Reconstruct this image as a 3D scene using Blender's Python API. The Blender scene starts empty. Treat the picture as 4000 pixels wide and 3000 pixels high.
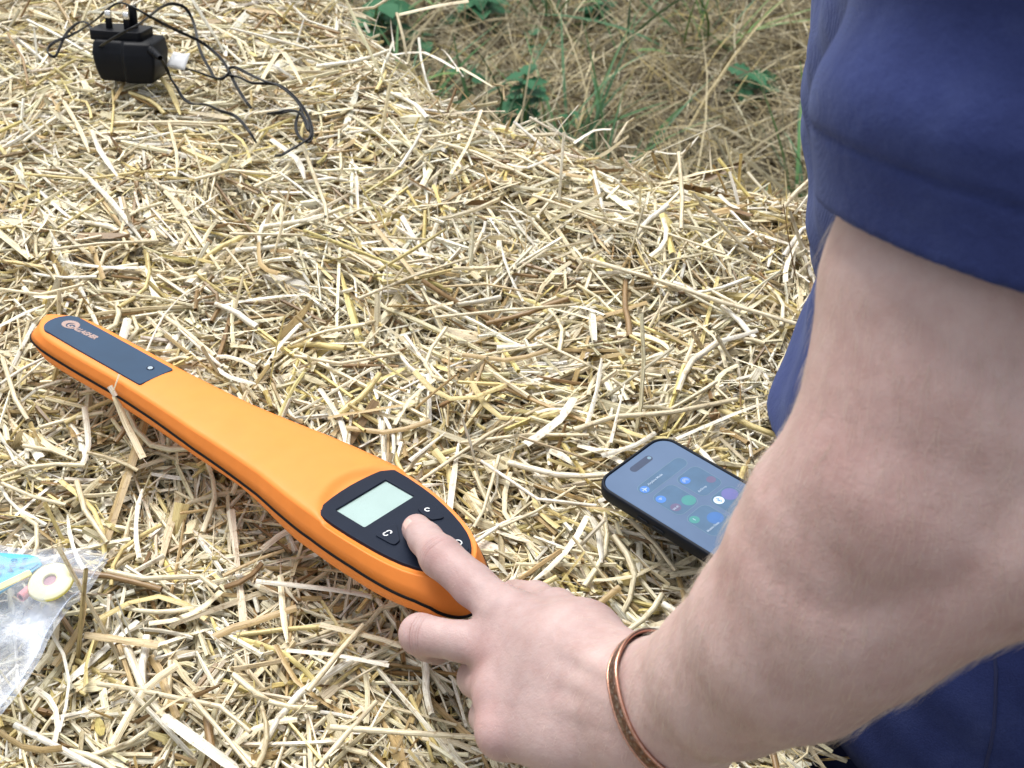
import bpy, bmesh, math, random
import numpy as np
from mathutils import Vector, Matrix, noise
random.seed(7)
rng = np.random.default_rng(11)
R = math.radians
scene = bpy.context.scene
COL = scene.collection

# ------------------------------------------------------------------ camera
F_PX = 5200.0            # focal length in pixels of the 4000 px wide photograph
TILT = R(42)
CAM_H = 0.71             # above the top of the bale
cd = bpy.data.cameras.new('camera')
cam = bpy.data.objects.new('camera', cd)
COL.objects.link(cam)
cd.sensor_width = 36.0
cd.lens = 36.0 * F_PX / 4000.0
cd.clip_start = 0.02
cd.clip_end = 200.0
cam.location = (0, 0, CAM_H)
cam.rotation_euler = (math.pi / 2 - TILT, 0, 0)
cd.dof.use_dof = True
cd.dof.focus_distance = 0.93
cd.dof.aperture_fstop = 17.0
scene.camera = cam
# ------------------------------------------------------------------ light
SUN_EL, SUN_AZ = R(64), R(-24)      # azimuth from +Y towards +X (the sun stands beyond the bale, a little to the left)
world = bpy.data.worlds.new('World')
scene.world = world
world.use_nodes = True
wn = world.node_tree
for n in list(wn.nodes):
    wn.nodes.remove(n)
wo = wn.nodes.new('ShaderNodeOutputWorld')
wb = wn.nodes.new('ShaderNodeBackground')
ws = wn.nodes.new('ShaderNodeTexSky')
wh = wn.nodes.new('ShaderNodeHueSaturation')
ws.sky_type = 'NISHITA'
ws.sun_disc = False
ws.sun_elevation = SUN_EL
ws.sun_rotation = SUN_AZ
ws.dust_density = 3.0
wh.inputs['Saturation'].default_value = 0.22
wb.inputs['Strength'].default_value = 0.14
wn.links.new(ws.outputs[0], wh.inputs['Color'])
wn.links.new(wh.outputs[0], wb.inputs['Color'])
wn.links.new(wb.outputs[0], wo.inputs['Surface'])
sd = bpy.data.lights.new('sun', 'SUN')
sd.energy = 1.9
sd.angle = R(32)
sd.color = (1.0, 0.97, 0.92)
sun = bpy.data.objects.new('sun', sd)
COL.objects.link(sun)
sdir = Vector((math.sin(SUN_AZ) * math.cos(SUN_EL), math.cos(SUN_AZ) * math.cos(SUN_EL), math.sin(SUN_EL)))
sun.rotation_euler = sdir.to_track_quat('Z', 'Y').to_euler()
sun.location = (0, 0, 5)
scene.view_settings.view_transform = 'Standard'
scene.view_settings.look = 'None'
scene.view_settings.exposure = 0.74
scene.view_settings.gamma = 1.0
scene.view_settings.use_curve_mapping = False

# ------------------------------------------------------------------ measuring helpers (photo pixel -> place in the world)
FW = np.array([0, math.cos(TILT), -math.sin(TILT)])
UP = np.array([0, math.sin(TILT), math.cos(TILT)])
RT = np.array([1.0, 0, 0])
CC = np.array([0, 0, CAM_H])
def ray(u, v):
    return FW + RT * (u - 2000) / F_PX - UP * (v - 1500) / F_PX
def at_z(u, v, z=0.0):
    d = ray(u, v)
    return CC + d * (z - CAM_H) / d[2]
def at_depth(u, v, Z):
    return CC + ray(u, v) * Z
def rot3(yaw, pitch, roll):
    cy, sy, cp, sp, cr, sr = math.cos(yaw), math.sin(yaw), math.cos(pitch), math.sin(pitch), math.cos(roll), math.sin(roll)
    return (np.array([[cy, -sy, 0], [sy, cy, 0], [0, 0, 1]]) @ np.array([[cp, 0, sp], [0, 1, 0], [-sp, 0, cp]])
            @ np.array([[1, 0, 0], [0, cr, -sr], [0, sr, cr]]))
def frame_matrix(Rm, T):
    M = Matrix.Identity(4)
    for i in range(3):
        for j in range(3):
            M[i][j] = Rm[i, j]
        M[i][3] = T[i]
    return M
def to_local(Rm, T, u, v, z=0.0):
    d = ray(u, v)
    n = Rm[:, 2]
    o = T + Rm @ np.array([0, 0, z])
    k = ((o - CC) @ n) / (d @ n)
    return (Rm.T @ (CC + d * k - T))[:2]

# ------------------------------------------------------------------ object helpers
def link(o, parent=None):
    COL.objects.link(o)
    if parent is not None:
        o.parent = parent
    return o
def tag(o, label=None, cat=None, group=None, kind=None):
    if label: o['label'] = label
    if cat: o['category'] = cat
    if group: o['group'] = group
    if kind: o['kind'] = kind
    return o
def empty(name, M, label, cat, group=None):
    o = bpy.data.objects.new(name, None)
    o.empty_display_size = 0.02
    COL.objects.link(o)
    o.matrix_world = M
    return tag(o, label, cat, group)
def mesh_obj(name, me, mat, parent=None, M=None, smooth=True):
    if mat is not None:
        me.materials.clear()
        me.materials.append(mat)
    if smooth is not None:
        me.polygons.foreach_set('use_smooth', [smooth] * len(me.polygons))
    o = bpy.data.objects.new(name, me)
    link(o, parent)
    if M is not None:
        o.matrix_local = M
    return o
def from_np(name, V, Fq, uv=None, col=None):
    """V (n,3), Fq (m,4) or (m,3)"""
    me = bpy.data.meshes.new(name)
    V = np.asarray(V, np.float32); Fq = np.asarray(Fq, np.int32)
    k = Fq.shape[1]
    me.vertices.add(len(V)); me.vertices.foreach_set('co', V.ravel())
    me.loops.add(Fq.size); me.loops.foreach_set('vertex_index', Fq.ravel())
    me.polygons.add(len(Fq)); me.polygons.foreach_set('loop_start', np.arange(0, Fq.size, k, dtype=np.int32))
    if uv is not None:
        l = me.uv_layers.new(name='UVMap')
        l.data.foreach_set('uv', np.asarray(uv, np.float32)[Fq.ravel()].ravel())
    if col is not None:
        a = me.color_attributes.new('tint', 'FLOAT_COLOR', 'POINT')
        a.data.foreach_set('color', np.asarray(col, np.float32).ravel())
    me.update(calc_edges=True)
    return me
def add_float(me, name, arr):
    a = me.attributes.new(name, 'FLOAT', 'POINT')
    a.data.foreach_set('value', np.asarray(arr, np.float32))
def eval_mesh(o, name):
    COL.objects.link(o)
    dg = bpy.context.evaluated_depsgraph_get()
    me = bpy.data.meshes.new_from_object(o.evaluated_get(dg))
    dat = o.data
    bpy.data.objects.remove(o)
    bpy.data.curves.remove(dat)
    me.name = name
    return me
def plate_mesh(name, outline, thick, bevel=0.0, holes=(), res=2):
    """closed 2D outline (list of xy) to a plate from z=0 to z=thick, with rounded rims"""
    cu = bpy.data.curves.new(name, 'CURVE')
    cu.dimensions = '2D'; cu.fill_mode = 'BOTH'
    cu.extrude = max(thick / 2 - bevel, 1e-5); cu.bevel_depth = bevel; cu.bevel_resolution = res
    cu.offset = -bevel
    for pts in [outline] + list(holes):
        s = cu.splines.new('POLY'); s.points.add(len(pts) - 1)
        for p, q in zip(s.points, pts):
            p.co = (q[0], q[1], 0, 1)
        s.use_cyclic_u = True
    o = bpy.data.objects.new(name, cu)
    me = eval_mesh(o, name)
    me.transform(Matrix.Translation((0, 0, thick / 2)))
    return me
def text_mesh(name, s, size, depth=0.00005, shear=0.0, fat=0.0, align='LEFT', spacing=1.0):
    cu = bpy.data.curves.new(name, 'FONT')
    cu.body = s; cu.size = size; cu.extrude = depth; cu.shear = shear; cu.offset = fat
    cu.align_x = align; cu.align_y = 'CENTER'; cu.resolution_u = 3; cu.space_character = spacing
    return eval_mesh(bpy.data.objects.new(name, cu), name)
def rrect(cx, cy, w, h, r, n=6, ang=0.0):
    o = []
    for qx, qy, a0 in ((1, 1, 0), (-1, 1, 90), (-1, -1, 180), (1, -1, 270)):
        for i in range(n + 1):
            a = R(a0 + 90 * i / n)
            o.append((qx * (w / 2 - r) + r * math.cos(a), qy * (h / 2 - r) + r * math.sin(a)))
    c, s = math.cos(ang), math.sin(ang)
    return [(cx + x * c - y * s, cy + x * s + y * c) for x, y in o]
def circle(cx, cy, r, n=24, r2=None):
    r2 = r2 or r
    return [(cx + r * math.cos(2 * math.pi * i / n), cy + r2 * math.sin(2 * math.pi * i / n)) for i in range(n)]
def round_poly(pts, r, n=5):
    """round the corners of a polygon"""
    out = []
    m = len(pts)
    for i in range(m):
        p0, p1, p2 = (Vector(pts[(i + k) % m]) for k in (-1, 0, 1))
        a = (p0 - p1); b = (p2 - p1)
        rr = min(r, a.length * .45, b.length * .45)
        A = p1 + a.normalized() * rr; B = p1 + b.normalized() * rr
        for k in range(n + 1):
            t = k / n
            q = A * (1 - t) ** 2 + p1 * 2 * t * (1 - t) + B * t ** 2
            out.append((q.x, q.y))
    return out
def catmull(P, n=8):
    P = [np.array(p, float) for p in P]
    P = [2 * P[0] - P[1]] + P + [2 * P[-1] - P[-2]]
    out = []
    for i in range(1, len(P) - 2):
        a, b, c, d = P[i - 1:i + 3]
        for k in range(n):
            t = k / n
            out.append(.5 * ((2 * b) + (c - a) * t + (2 * a - 5 * b + 4 * c - d) * t * t + (3 * b - a - 3 * c + d) * t ** 3))
    out.append(P[-2])
    return np.array(out)
def tube_np(P, r, n=8, flat=1.0, closed=False, upv=(0, 0, 1)):
    P = np.asarray(P, float)
    T = np.gradient(P, axis=0)
    if closed:
        T = np.roll(P, -1, 0) - np.roll(P, 1, 0)
    T /= np.linalg.norm(T, axis=1)[:, None] + 1e-12
    S = np.cross(T, np.array(upv, float)); S /= np.linalg.norm(S, axis=1)[:, None] + 1e-9
    N = np.cross(S, T)
    r = np.broadcast_to(np.asarray(r, float), (len(P),))
    a = np.arange(n) * 2 * math.pi / n
    V = P[:, None] + (S[:, None] * np.cos(a)[None, :, None] + N[:, None] * np.sin(a)[None, :, None] * flat) * r[:, None, None]
    m = len(P)
    i = np.arange(m if closed else m - 1)[:, None]; j = np.arange(n)[None]
    i2 = (i + 1) % m; j2 = (j + 1) % n
    Fq = np.stack([i * n + j, i * n + j2, i2 * n + j2, i2 * n + j], -1).reshape(-1, 4)
    return V.reshape(-1, 3), Fq
def join_np(parts):
    Vs, Fs, k = [], [], 0
    for V, Fq in parts:
        Vs.append(V); Fs.append(Fq + k); k += len(V)
    return np.concatenate(Vs), np.concatenate(Fs)
def mesh_xform(me, M):
    me.transform(M); return me

# ------------------------------------------------------------------ materials
class NT:
    def __init__(s, name):
        s.m = bpy.data.materials.new(name); s.m.use_nodes = True
        s.t = s.m.node_tree; s.b = s.t.nodes['Principled BSDF']; s.out = s.t.nodes['Material Output']
    def n(s, typ, **kw):
        x = s.t.nodes.new('ShaderNode' + typ)
        for k, v in kw.items():
            if k.startswith('i_'):
                x.inputs[k[2:]].default_value = v
            else:
                setattr(x, k, v)
        return x
    def l(s, a, b):
        s.t.links.new(a, b)
    def noise(s, scale, detail=4, rough=.55, vec=None, dist=0.0):
        x = s.n('TexNoise'); x.inputs['Scale'].default_value = scale; x.inputs['Detail'].default_value = detail
        x.inputs['Roughness'].default_value = rough; x.inputs['Distortion'].default_value = dist
        if vec is None:
            tc = s.n('TexCoord'); vec = tc.outputs['Object']
        s.l(vec, x.inputs['Vector'])
        return x.outputs['Fac']
    def ramp(s, fac, stops):
        x = s.n('ValToRGB'); e = x.color_ramp.elements
        while len(e) < len(stops): e.new(.5)
        for el, (p, c) in zip(e, stops):
            el.position = p; el.color = (*c, 1) if len(c) == 3 else c
        s.l(fac, x.inputs['Fac'])
        return x.outputs['Color']
    def mix(s, fac, a, b, typ='MIX'):
        x = s.n('MixRGB'); x.blend_type = typ
        for v, i in ((fac, 0), (a, 1), (b, 2)):
            if isinstance(v, (int, float)): x.inputs[i].default_value = v
            elif isinstance(v, tuple): x.inputs[i].default_value = (*v, 1)
            else: s.l(v, x.inputs[i])
        return x.outputs[0]
    def math(s, op, a, b=0.0, c=None):
        x = s.n('Math'); x.operation = op
        for i, v in enumerate((a, b) if c is None else (a, b, c)):
            if isinstance(v, (int, float)): x.inputs[i].default_value = v
            else: s.l(v, x.inputs[i])
        return x.outputs[0]
    def bump(s, h, strength=.3, dist=.001, prev=None):
        x = s.n('Bump'); x.inputs['Strength'].default_value = strength; x.inputs['Distance'].default_value = dist
        s.l(h, x.inputs['Height'])
        if prev is not None: s.l(prev, x.inputs['Normal'])
        s.l(x.outputs[0], s.b.inputs['Normal'])
        return x.outputs[0]
    def attr(s, name):
        x = s.n('Attribute'); x.attribute_name = name
        return x
def simple(name, col, rough=.5, metal=0.0, var=.12, vscale=60, bump=.15, bscale=900, bdist=.0002, spec=.5, emit=None, es=0.0):
    t = NT(name)
    f = t.noise(vscale, 3)
    d = tuple(c * (1 - var) for c in col); u = tuple(min(1, c * (1 + var)) for c in col)
    t.l(t.ramp(f, [(.3, d), (.7, u)]), t.b.inputs['Base Color'])
    t.b.inputs['Roughness'].default_value = rough
    t.b.inputs['Metallic'].default_value = metal
    t.b.inputs['Specular IOR Level'].default_value = spec
    if bump: t.bump(t.noise(bscale, 2), bump, bdist)
    if emit:
        t.b.inputs['Emission Color'].default_value = (*emit, 1); t.b.inputs['Emission Strength'].default_value = es
    return t.m

def straw_material(name='straw_skin'):
    t = NT(name)
    a = t.attr('tint')
    uv = t.n('UVMap')
    mp = t.n('Mapping'); mp.inputs['Scale'].default_value = (1, 7, 1)
    t.l(uv.outputs[0], mp.inputs[0])
    f = t.noise(3.2, 3, .6, mp.outputs[0])
    mp2 = t.n('Mapping'); mp2.inputs['Scale'].default_value = (.25, 3.2, 1)
    t.l(uv.outputs[0], mp2.inputs[0])
    f2 = t.noise(3.0, 2, .6, mp2.outputs[0])
    c = t.mix(1.0, a.outputs['Color'], t.ramp(f, [(.25, (.66, .60, .52)), (.55, (1, 1, 1)), (.8, (1.12, 1.1, 1.05))]), 'MULTIPLY')
    c = t.mix(.8, c, t.ramp(f2, [(.36, (.60, .53, .42)), (.50, (1.0, 1.0, 1.0)), (.66, (1.14, 1.13, 1.10))]), 'MULTIPLY')
    tc = t.n('TexCoord')
    pt = t.noise(7.5, 4, .6, tc.outputs['Object']); pt2 = t.noise(240, 2, .5, tc.outputs['Object'])
    c = t.mix(.75, c, t.ramp(pt, [(.30, (.78, .70, .52)), (.48, (1, 1, 1)), (.75, (1.03, 1.03, 1.02))]), 'MULTIPLY')
    c = t.mix(.55, c, t.ramp(pt2, [(.30, (.45, .33, .20)), (.42, (1, 1, 1))]), 'MULTIPLY')
    t.l(c, t.b.inputs['Base Color'])
    t.b.inputs['Roughness'].default_value = .42
    t.b.inputs['Specular IOR Level'].default_value = .5
    t.bump(f2, .45, .0004)
    # thin stalks let a little light through
    tr = t.n('BsdfTranslucent'); t.l(c, tr.inputs['Color'])
    mx = t.n('MixShader'); mx.inputs[0].default_value = .06
    t.l(t.b.outputs[0], mx.inputs[1]); t.l(tr.outputs[0], mx.inputs[2]); t.l(mx.outputs[0], t.out.inputs[0])
    return t.m
M_STRAW = straw_material()

# ------------------------------------------------------------------ the straw bale
BALE_H = 0.75
POLY = np.array([(.315, 1.09), (.215, 1.125), (.13, 1.165), (.0, 1.225), (-.07, 1.285), (-.185, 1.46), (-.33, 1.80), (-1.05, 1.95), (-1.05, .12), (.12, .12), (.185, .50), (.207, .72)])
def inside_dist(x, y):
    """signed distance to the bale's outline, positive inside"""
    x = np.asarray(x, float); y = np.asarray(y, float)
    d = np.full(x.shape, 1e9); ins = np.zeros(x.shape, bool)
    n = len(POLY)
    for i in range(n):
        ax, ay = POLY[i]; bx, by = POLY[(i + 1) % n]
        ex, ey = bx - ax, by - ay
        t = np.clip(((x - ax) * ex + (y - ay) * ey) / (ex * ex + ey * ey), 0, 1)
        d = np.minimum(d, np.hypot(x - ax - t * ex, y - ay - t * ey))
        c = ((ay > y) != (by > y)) & (x < (bx - ax) * (y - ay) / (by - ay + 1e-12) + ax)
        ins ^= c
    return np.where(ins, d, -d)
GX0, GY0, GC = -1.1, .05, .004
GNX, GNY = 370, 480
def value_noise(nx, ny, cell, seed):
    r = np.random.default_rng(seed)
    g = r.standard_normal((int(nx / cell) + 4, int(ny / cell) + 4))
    X = np.arange(nx) / cell; Y = np.arange(ny) / cell
    xi = X.astype(int); yi = Y.astype(int); fx = X - xi; fy = Y - yi
    fx = fx * fx * (3 - 2 * fx); fy = fy * fy * (3 - 2 * fy)
    return (g[xi][:, yi] * (1 - fx)[:, None] * (1 - fy) + g[xi + 1][:, yi] * fx[:, None] * (1 - fy)
            + g[xi][:, yi + 1] * (1 - fx)[:, None] * fy + g[xi + 1][:, yi + 1] * fx[:, None] * fy)
gx = GX0 + np.arange(GNX) * GC; gy = GY0 + np.arange(GNY) * GC
GXX, GYY = np.meshgrid(gx, gy, indexing='ij')
DIN = inside_dist(GXX, GYY)
HM = -.040 + .0055 * value_noise(GNX, GNY, 26, 1) + .0045 * value_noise(GNX, GNY, 10, 2) + .003 * value_noise(GNX, GNY, 4, 3)
for (u, v, rr, dp) in ((1950, 1140, .040, .022), (2560, 1640, .03, .016), (880, 780, .03, .014), (480, 1950, .03, .012), (1700, 2720, .035, .016),
                       (160, 2030, .03, .014), (1250, 2350, .03, .01), (2700, 2330, .025, .012), (760, 1210, .03, .01), (2450, 1130, .03, .012)):
    c = at_z(u, v)
    HM -= dp * np.exp(-((GXX - c[0]) ** 2 + (GYY - c[1]) ** 2) / rr ** 2)
edge = np.clip(1 - DIN / .05, 0, 3)
HM -= .012 * edge ** 2
BASE = HM.copy()
AZF = value_noise(GNX, GNY, 40, 5) * 1.0
AZ2 = value_noise(GNX, GNY, 13, 6) * 1.0
def hcell(x, y):
    i = np.clip(((x - GX0) / GC).astype(int), 0, GNX - 1); j = np.clip(((y - GY0) / GC).astype(int), 0, GNY - 1)
    return i, j

PAL = np.array([(.82, .76, .56), (.77, .71, .50), (.86, .82, .68), (.68, .58, .28), (.70, .64, .46), (.48, .36, .18), (.28, .18, .08), (.86, .85, .76), (.72, .62, .26), (.58, .51, .34)])
PW = np.array([.19, .13, .17, .08, .09, .09, .065, .105, .04, .04])
def straw_specs(n):
    """random straws: kind, length, width"""
    k = rng.choice(4, n, p=[.44, .18, .22, .16])     # split ribbon, hollow stalk, fibre, chaff
    L = np.where(k == 0, rng.lognormal(np.log(.034), .62, n), np.where(k == 1, rng.lognormal(np.log(.040), .6, n), np.where(k == 2, rng.lognormal(np.log(.026), .5, n), rng.uniform(.005, .016, n))))
    L = np.clip(L, .005, .15)
    w = np.where(k == 0, np.clip(rng.lognormal(np.log(.0020), .72, n), .0007, .0105), np.where(k == 1, rng.uniform(.0018, .0040, n), np.where(k == 2, rng.uniform(.0005, .0013, n), rng.uniform(.0014, .0036, n))))
    return k, L, w
def straw_geo(C, az, pitch, L, w, kind, roll, bend, kink, colr, npt=4):
    """arrays -> (V, F, UV, colour).  kind 0/2/3: folded ribbon (3 across), 1: hollow five-sided stalk"""
    out = []
    for is_tube in (False, True):
        m = (kind == 1) if is_tube else (kind != 1)
        if not m.any():
            continue
        c, a, p, l, ww, ro, be, ki, co, kk = C[m], az[m], pitch[m], L[m], w[m], roll[m], bend[m], kink[m], colr[m], kind[m]
        N = len(c)
        t = np.linspace(-.5, .5, npt)[None, :]
        ang = a[:, None] + be[:, None] * t + np.where(t > 0, ki[:, None], 0)
        step = l[:, None] / (npt - 1)
        mid = (ang[:, 1:] + ang[:, :-1]) / 2
        pz = p[:, None] + (rng.standard_normal((N, 1)) * .07) * (t[:, 1:] + t[:, :-1])
        dx = np.cos(mid) * np.cos(pz) * step; dy = np.sin(mid) * np.cos(pz) * step; dz = np.sin(pz) * step
        X = np.concatenate([np.zeros((N, 1)), dx.cumsum(1)], 1); Y = np.concatenate([np.zeros((N, 1)), dy.cumsum(1)], 1); Zc = np.concatenate([np.zeros((N, 1)), dz.cumsum(1)], 1)
        P = np.stack([X - X.mean(1, keepdims=True) + c[:, None, 0], Y - Y.mean(1, keepdims=True) + c[:, None, 1], Zc - Zc.mean(1, keepdims=True) + c[:, None, 2]], -1)
        T = np.stack([np.cos(ang) * np.cos(p[:, None]), np.sin(ang) * np.cos(p[:, None]), np.sin(p[:, None]) + 0 * ang], -1)
        S = np.stack([-np.sin(ang), np.cos(ang), 0 * ang], -1)
        Nn = np.cross(T, S)
        cr, sr = np.cos(ro)[:, None, None], np.sin(ro)[:, None, None]
        S, Nn = S * cr + Nn * sr, Nn * cr - S * sr
        if is_tube:
            n = 5
            aa = np.arange(n) * 2 * math.pi / n
            taper = (1 + .10 * rng.standard_normal((N, npt)))[:, :, None, None]
            V = P[:, :, None] + (S[:, :, None] * np.cos(aa)[None, None, :, None] + Nn[:, :, None] * np.sin(aa)[None, None, :, None]) * (ww / 2)[:, None, None, None] * taper
            vv = np.arange(n) / n
            i = np.arange(npt - 1)[:, None]; j = np.arange(n)[None]
            fq = np.stack([i * n + j, i * n + (j + 1) % n, (i + 1) * n + (j + 1) % n, (i + 1) * n + j], -1).reshape(-1, 4)
        else:
            n = 3
            wv = np.ones((N, npt)) * (1 + .12 * rng.standard_normal((N, npt)))
            wv[:, -1] *= rng.choice([1., .75, .35, .1], N)
            wv[:, 0] *= rng.choice([1., 1., .7, .3], N)
            offs = np.array([-.5, 0, .5])
            fold = rng.uniform(-.05, .42, N) * np.where(kk == 2, .3, 1)
            V = P[:, :, None] + S[:, :, None] * (offs[None, None, :, None] * (ww[:, None] * wv)[:, :, None, None]) + Nn[:, :, None] * (np.array([0, 1., 0])[None, None, :, None] * (fold * ww)[:, None, None, None])
            vv = np.array([0, .5, 1.])
            i = np.arange(npt - 1)[:, None]; j = np.arange(2)[None]
            fq = np.stack([i * n + j, i * n + j + 1, (i + 1) * n + j + 1, (i + 1) * n + j], -1).reshape(-1, 4)
        vps = npt * n
        Fq = (fq[None] + (np.arange(N) * vps)[:, None, None]).reshape(-1, 4)
        u = (np.linspace(0, 1, npt)[None, :, None] * (l / .02)[:, None, None] + rng.uniform(0, 90, N)[:, None, None]) + np.zeros((1, 1, n))
        v = vv[None, None, :] * (ww / .004)[:, None, None] + rng.uniform(0, 90, N)[:, None, None] + np.zeros((1, npt, 1))
        # colour along the stalk: nodes and tips a little darker
        g = 1 + .10 * rng.standard_normal((N, npt, 1, 1)) + np.zeros((1, 1, n, 1))
        cc = np.clip(co[:, None, None, :] * g, 0, 1)
        cc = np.concatenate([cc, np.ones(cc.shape[:3] + (1,))], -1)
        out.append((V.reshape(-1, 3), Fq, np.stack([u, v], -1).reshape(-1, 2), cc.reshape(-1, 4)))
    k = 0; Vs, Fs, Us, Cs = [], [], [], []
    for V, Fq, U, Cq in out:
        Vs.append(V); Fs.append(Fq + k); Us.append(U); Cs.append(Cq); k += len(V)
    return np.concatenate(Vs), np.concatenate(Fs), np.concatenate(Us), np.concatenate(Cs)
def pick_colour(n, depthdark=None):
    c = PAL[rng.choice(len(PAL), n, p=PW / PW.sum())] * (1 + .09 * rng.standard_normal((n, 1))) * (1 + .015 * rng.standard_normal((n, 3)))
    return np.clip(c, .03, .90)

# where things lie: the reader, the phone, the charger
RD_R = rot3(R(-38.7359), R(-2.7935), R(-11.3141)); RD_T = np.array([-.0918, .6137, .05])
PH_R = rot3(R(45.04), R(1.75), R(-3.98)); PH_T = np.array([.0846, .6849, .022])
XT = [-.36, -.352, -.343, -.33, -.3, -.25, -.2, -.15, -.1, -.06, -.02, 0, .03, .057, .072, .08, .09]
AT = [.004, .010, .018, .0215, .0225, .022, .0235, .0265, .031, .036, .0405, .0405, .038, .0315, .0235, .016, .006]
XC = [-.36, -.25, -.15, -.08, -.02, .02, .056, .1]
YC = [-.0072, -.0045, -.003, .0015, .0015, -.001, -.005, -.009]
def reader_zb(x): return np.interp(x, [-.36, -.1, -.04, .1], [-.026, -.027, -.037, -.035])
def blocked(P):
    """how far a point lies inside a lying object (metres above its underside, within its outline); negative = free"""
    q = (P - RD_T) @ RD_R
    a = np.interp(q[:, 0], XT, AT, left=-.01, right=-.01) - .001
    ins = (np.abs(q[:, 1] - np.interp(q[:, 0], XC, YC)) < a) & (q[:, 0] > -.36) & (q[:, 0] < .095)
    b1 = ins & (q[:, 2] > reader_zb(q[:, 0]) - .001)
    q = (P - PH_T) @ PH_R
    b2 = (np.abs(q[:, 0]) < .039) & (q[:, 1] < .001) & (q[:, 1] > -.158) & (q[:, 2] > -.013)
    q = P - np.array([-.408, 1.30, 0])
    b3 = (np.abs(q[:, 0]) < .037) & (np.abs(q[:, 1]) < .024) & (q[:, 2] > -.002)
    return b1 | b2 | b3

def pile(n, xr, yr):
    k, L, w = straw_specs(n)
    x = rng.uniform(*xr, n); y = rng.uniform(*yr, n)
    d = inside_dist(x, y)
    m = d > -.004
    k, L, w, x, y, d = k[m], L[m], w[m], x[m], y[m], d[m]
    n = len(x)
    ii, jj = hcell(x, y)
    q_ = rng.random(n)
    az = np.where(q_ < .42, rng.uniform(0, math.pi, n), np.where(q_ < .80, AZ2[ii, jj] * 1.3 + rng.standard_normal(n) * .22, R(-30) + AZF[ii, jj] * .5 + rng.standard_normal(n) * .4))
    ts = np.linspace(-.5, .5, 7)
    z = np.zeros(n); pitch = np.zeros(n)
    ca, sa = np.cos(az), np.sin(az)
    SX = x[:, None] + ca[:, None] * ts * L[:, None]; SY = y[:, None] + sa[:, None] * ts * L[:, None]
    I, J = hcell(SX, SY)
    up = rng.random(n) < np.where((d < .045) & (y > .95), .16, .03)
    upang = rng.uniform(.25, 1.0, n) * rng.choice([-1, 1], n)
    th = np.where(k == 1, w, np.minimum(w * .45, .0014))
    dev = ts - ts.mean(); dv2 = (dev ** 2).sum()
    jit = rng.standard_normal(n) * .07
    for s in range(n):
        h = HM[I[s], J[s]]
        sl = (h * dev).sum() / dv2 / L[s]
        sl = max(-.55, min(.55, sl))
        fit = sl * L[s] * ts
        hm = h - fit
        z0 = hm.mean() + .55 * (hm.max() - hm.mean())
        z[s] = z0 + th[s] * .6
        pitch[s] = math.atan(sl) + jit[s]
        if up[s]:
            pitch[s] += upang[s]; z[s] += abs(math.sin(upang[s])) * L[s] * .3
            continue
        HM[I[s], J[s]] = np.maximum(h, z0 + fit + th[s] * .72)
    return dict(C=np.stack([x, y, z], 1), az=az, pitch=pitch, L=L, w=w, kind=k, d=d)

NPILE = 104000
pa = pile(NPILE, (-.92, .29), (.30, 1.75))
n = len(pa['L'])
roll = np.where(pa['kind'] == 1, rng.uniform(0, 6.28, n), rng.standard_normal(n) * .62)
bend = rng.standard_normal(n) * np.where(rng.random(n) < .07, .30, .025)
kink = np.where(rng.random(n) < .07, rng.standard_normal(n) * .9, 0)
colr = pick_colour(n)
# hide nothing inside the lying things: leave out straws that would cut into them
e = np.stack([np.cos(pa['az']) * np.cos(pa['pitch']), np.sin(pa['az']) * np.cos(pa['pitch']), np.sin(pa['pitch'])], 1) * pa['L'][:, None]
def over(P):
    # standing stalks right beside the reader or the phone would hang over them
    q = (P - RD_T) @ RD_R
    a = np.interp(q[:, 0], XT, AT, left=-.01, right=-.01) + .045
    b1 = (np.abs(q[:, 1]) < a) & (q[:, 0] > -.40) & (q[:, 0] < .13) & (P[:, 2] > .024)
    q = (P - PH_T) @ PH_R
    return b1 | ((np.abs(q[:, 0]) < .06) & (q[:, 1] < .03) & (q[:, 1] > -.18) & (P[:, 2] > .018))
bad = np.zeros(n, bool)
for t in (-.5, -.25, 0, .25, .5):
    bad |= blocked(pa['C'] + e * t) | over(pa['C'] + e * t)
keep = ~bad
for q in ('C', 'az', 'pitch', 'L', 'w', 'kind', 'd'): pa[q] = pa[q][keep]
roll, bend, kink, colr = roll[keep], bend[keep], kink[keep], colr[keep]

bale = empty('straw_bale', Matrix.Translation((0, 0, -BALE_H)), 'large bale of loose pale straw that everything lies on', 'straw bale')
MB = bale.matrix_world.inverted()
def to_bale(V): return np.asarray(V) + np.array([0, 0, BALE_H])
V, Fq, U, Cq = straw_geo(pa['C'], pa['az'], pa['pitch'], pa['L'], pa['w'], pa['kind'], roll, bend, kink, colr)
o = mesh_obj('loose_straw', from_np('loose_straw', to_bale(V), Fq, U, Cq), M_STRAW, bale, smooth=False)
o['kind'] = 'stuff'

# the packed core underneath: top sheet follows the pile, sides go down to the ground
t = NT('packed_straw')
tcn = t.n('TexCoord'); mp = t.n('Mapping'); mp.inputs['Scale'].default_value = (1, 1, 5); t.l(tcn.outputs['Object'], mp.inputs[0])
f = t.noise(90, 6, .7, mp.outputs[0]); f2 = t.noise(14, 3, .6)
c = t.mix(.5, t.ramp(f, [(.3, (.10, .065, .03)), (.5, (.34, .25, .13)), (.68, (.60, .50, .30))]), t.ramp(f2, [(.3, (.5, .45, .4)), (.7, (1, 1, 1))]), 'MULTIPLY')  # core painted darker brown than the straw, deepening the shade in the gaps
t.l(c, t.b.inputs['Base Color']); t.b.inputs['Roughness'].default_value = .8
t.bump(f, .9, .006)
st = 3
sub = BASE[::st, ::st]; sx = gx[::st]; sy = gy[::st]; sdn = DIN[::st, ::st]
idx = -np.ones(sub.shape, int)
verts = []
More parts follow.
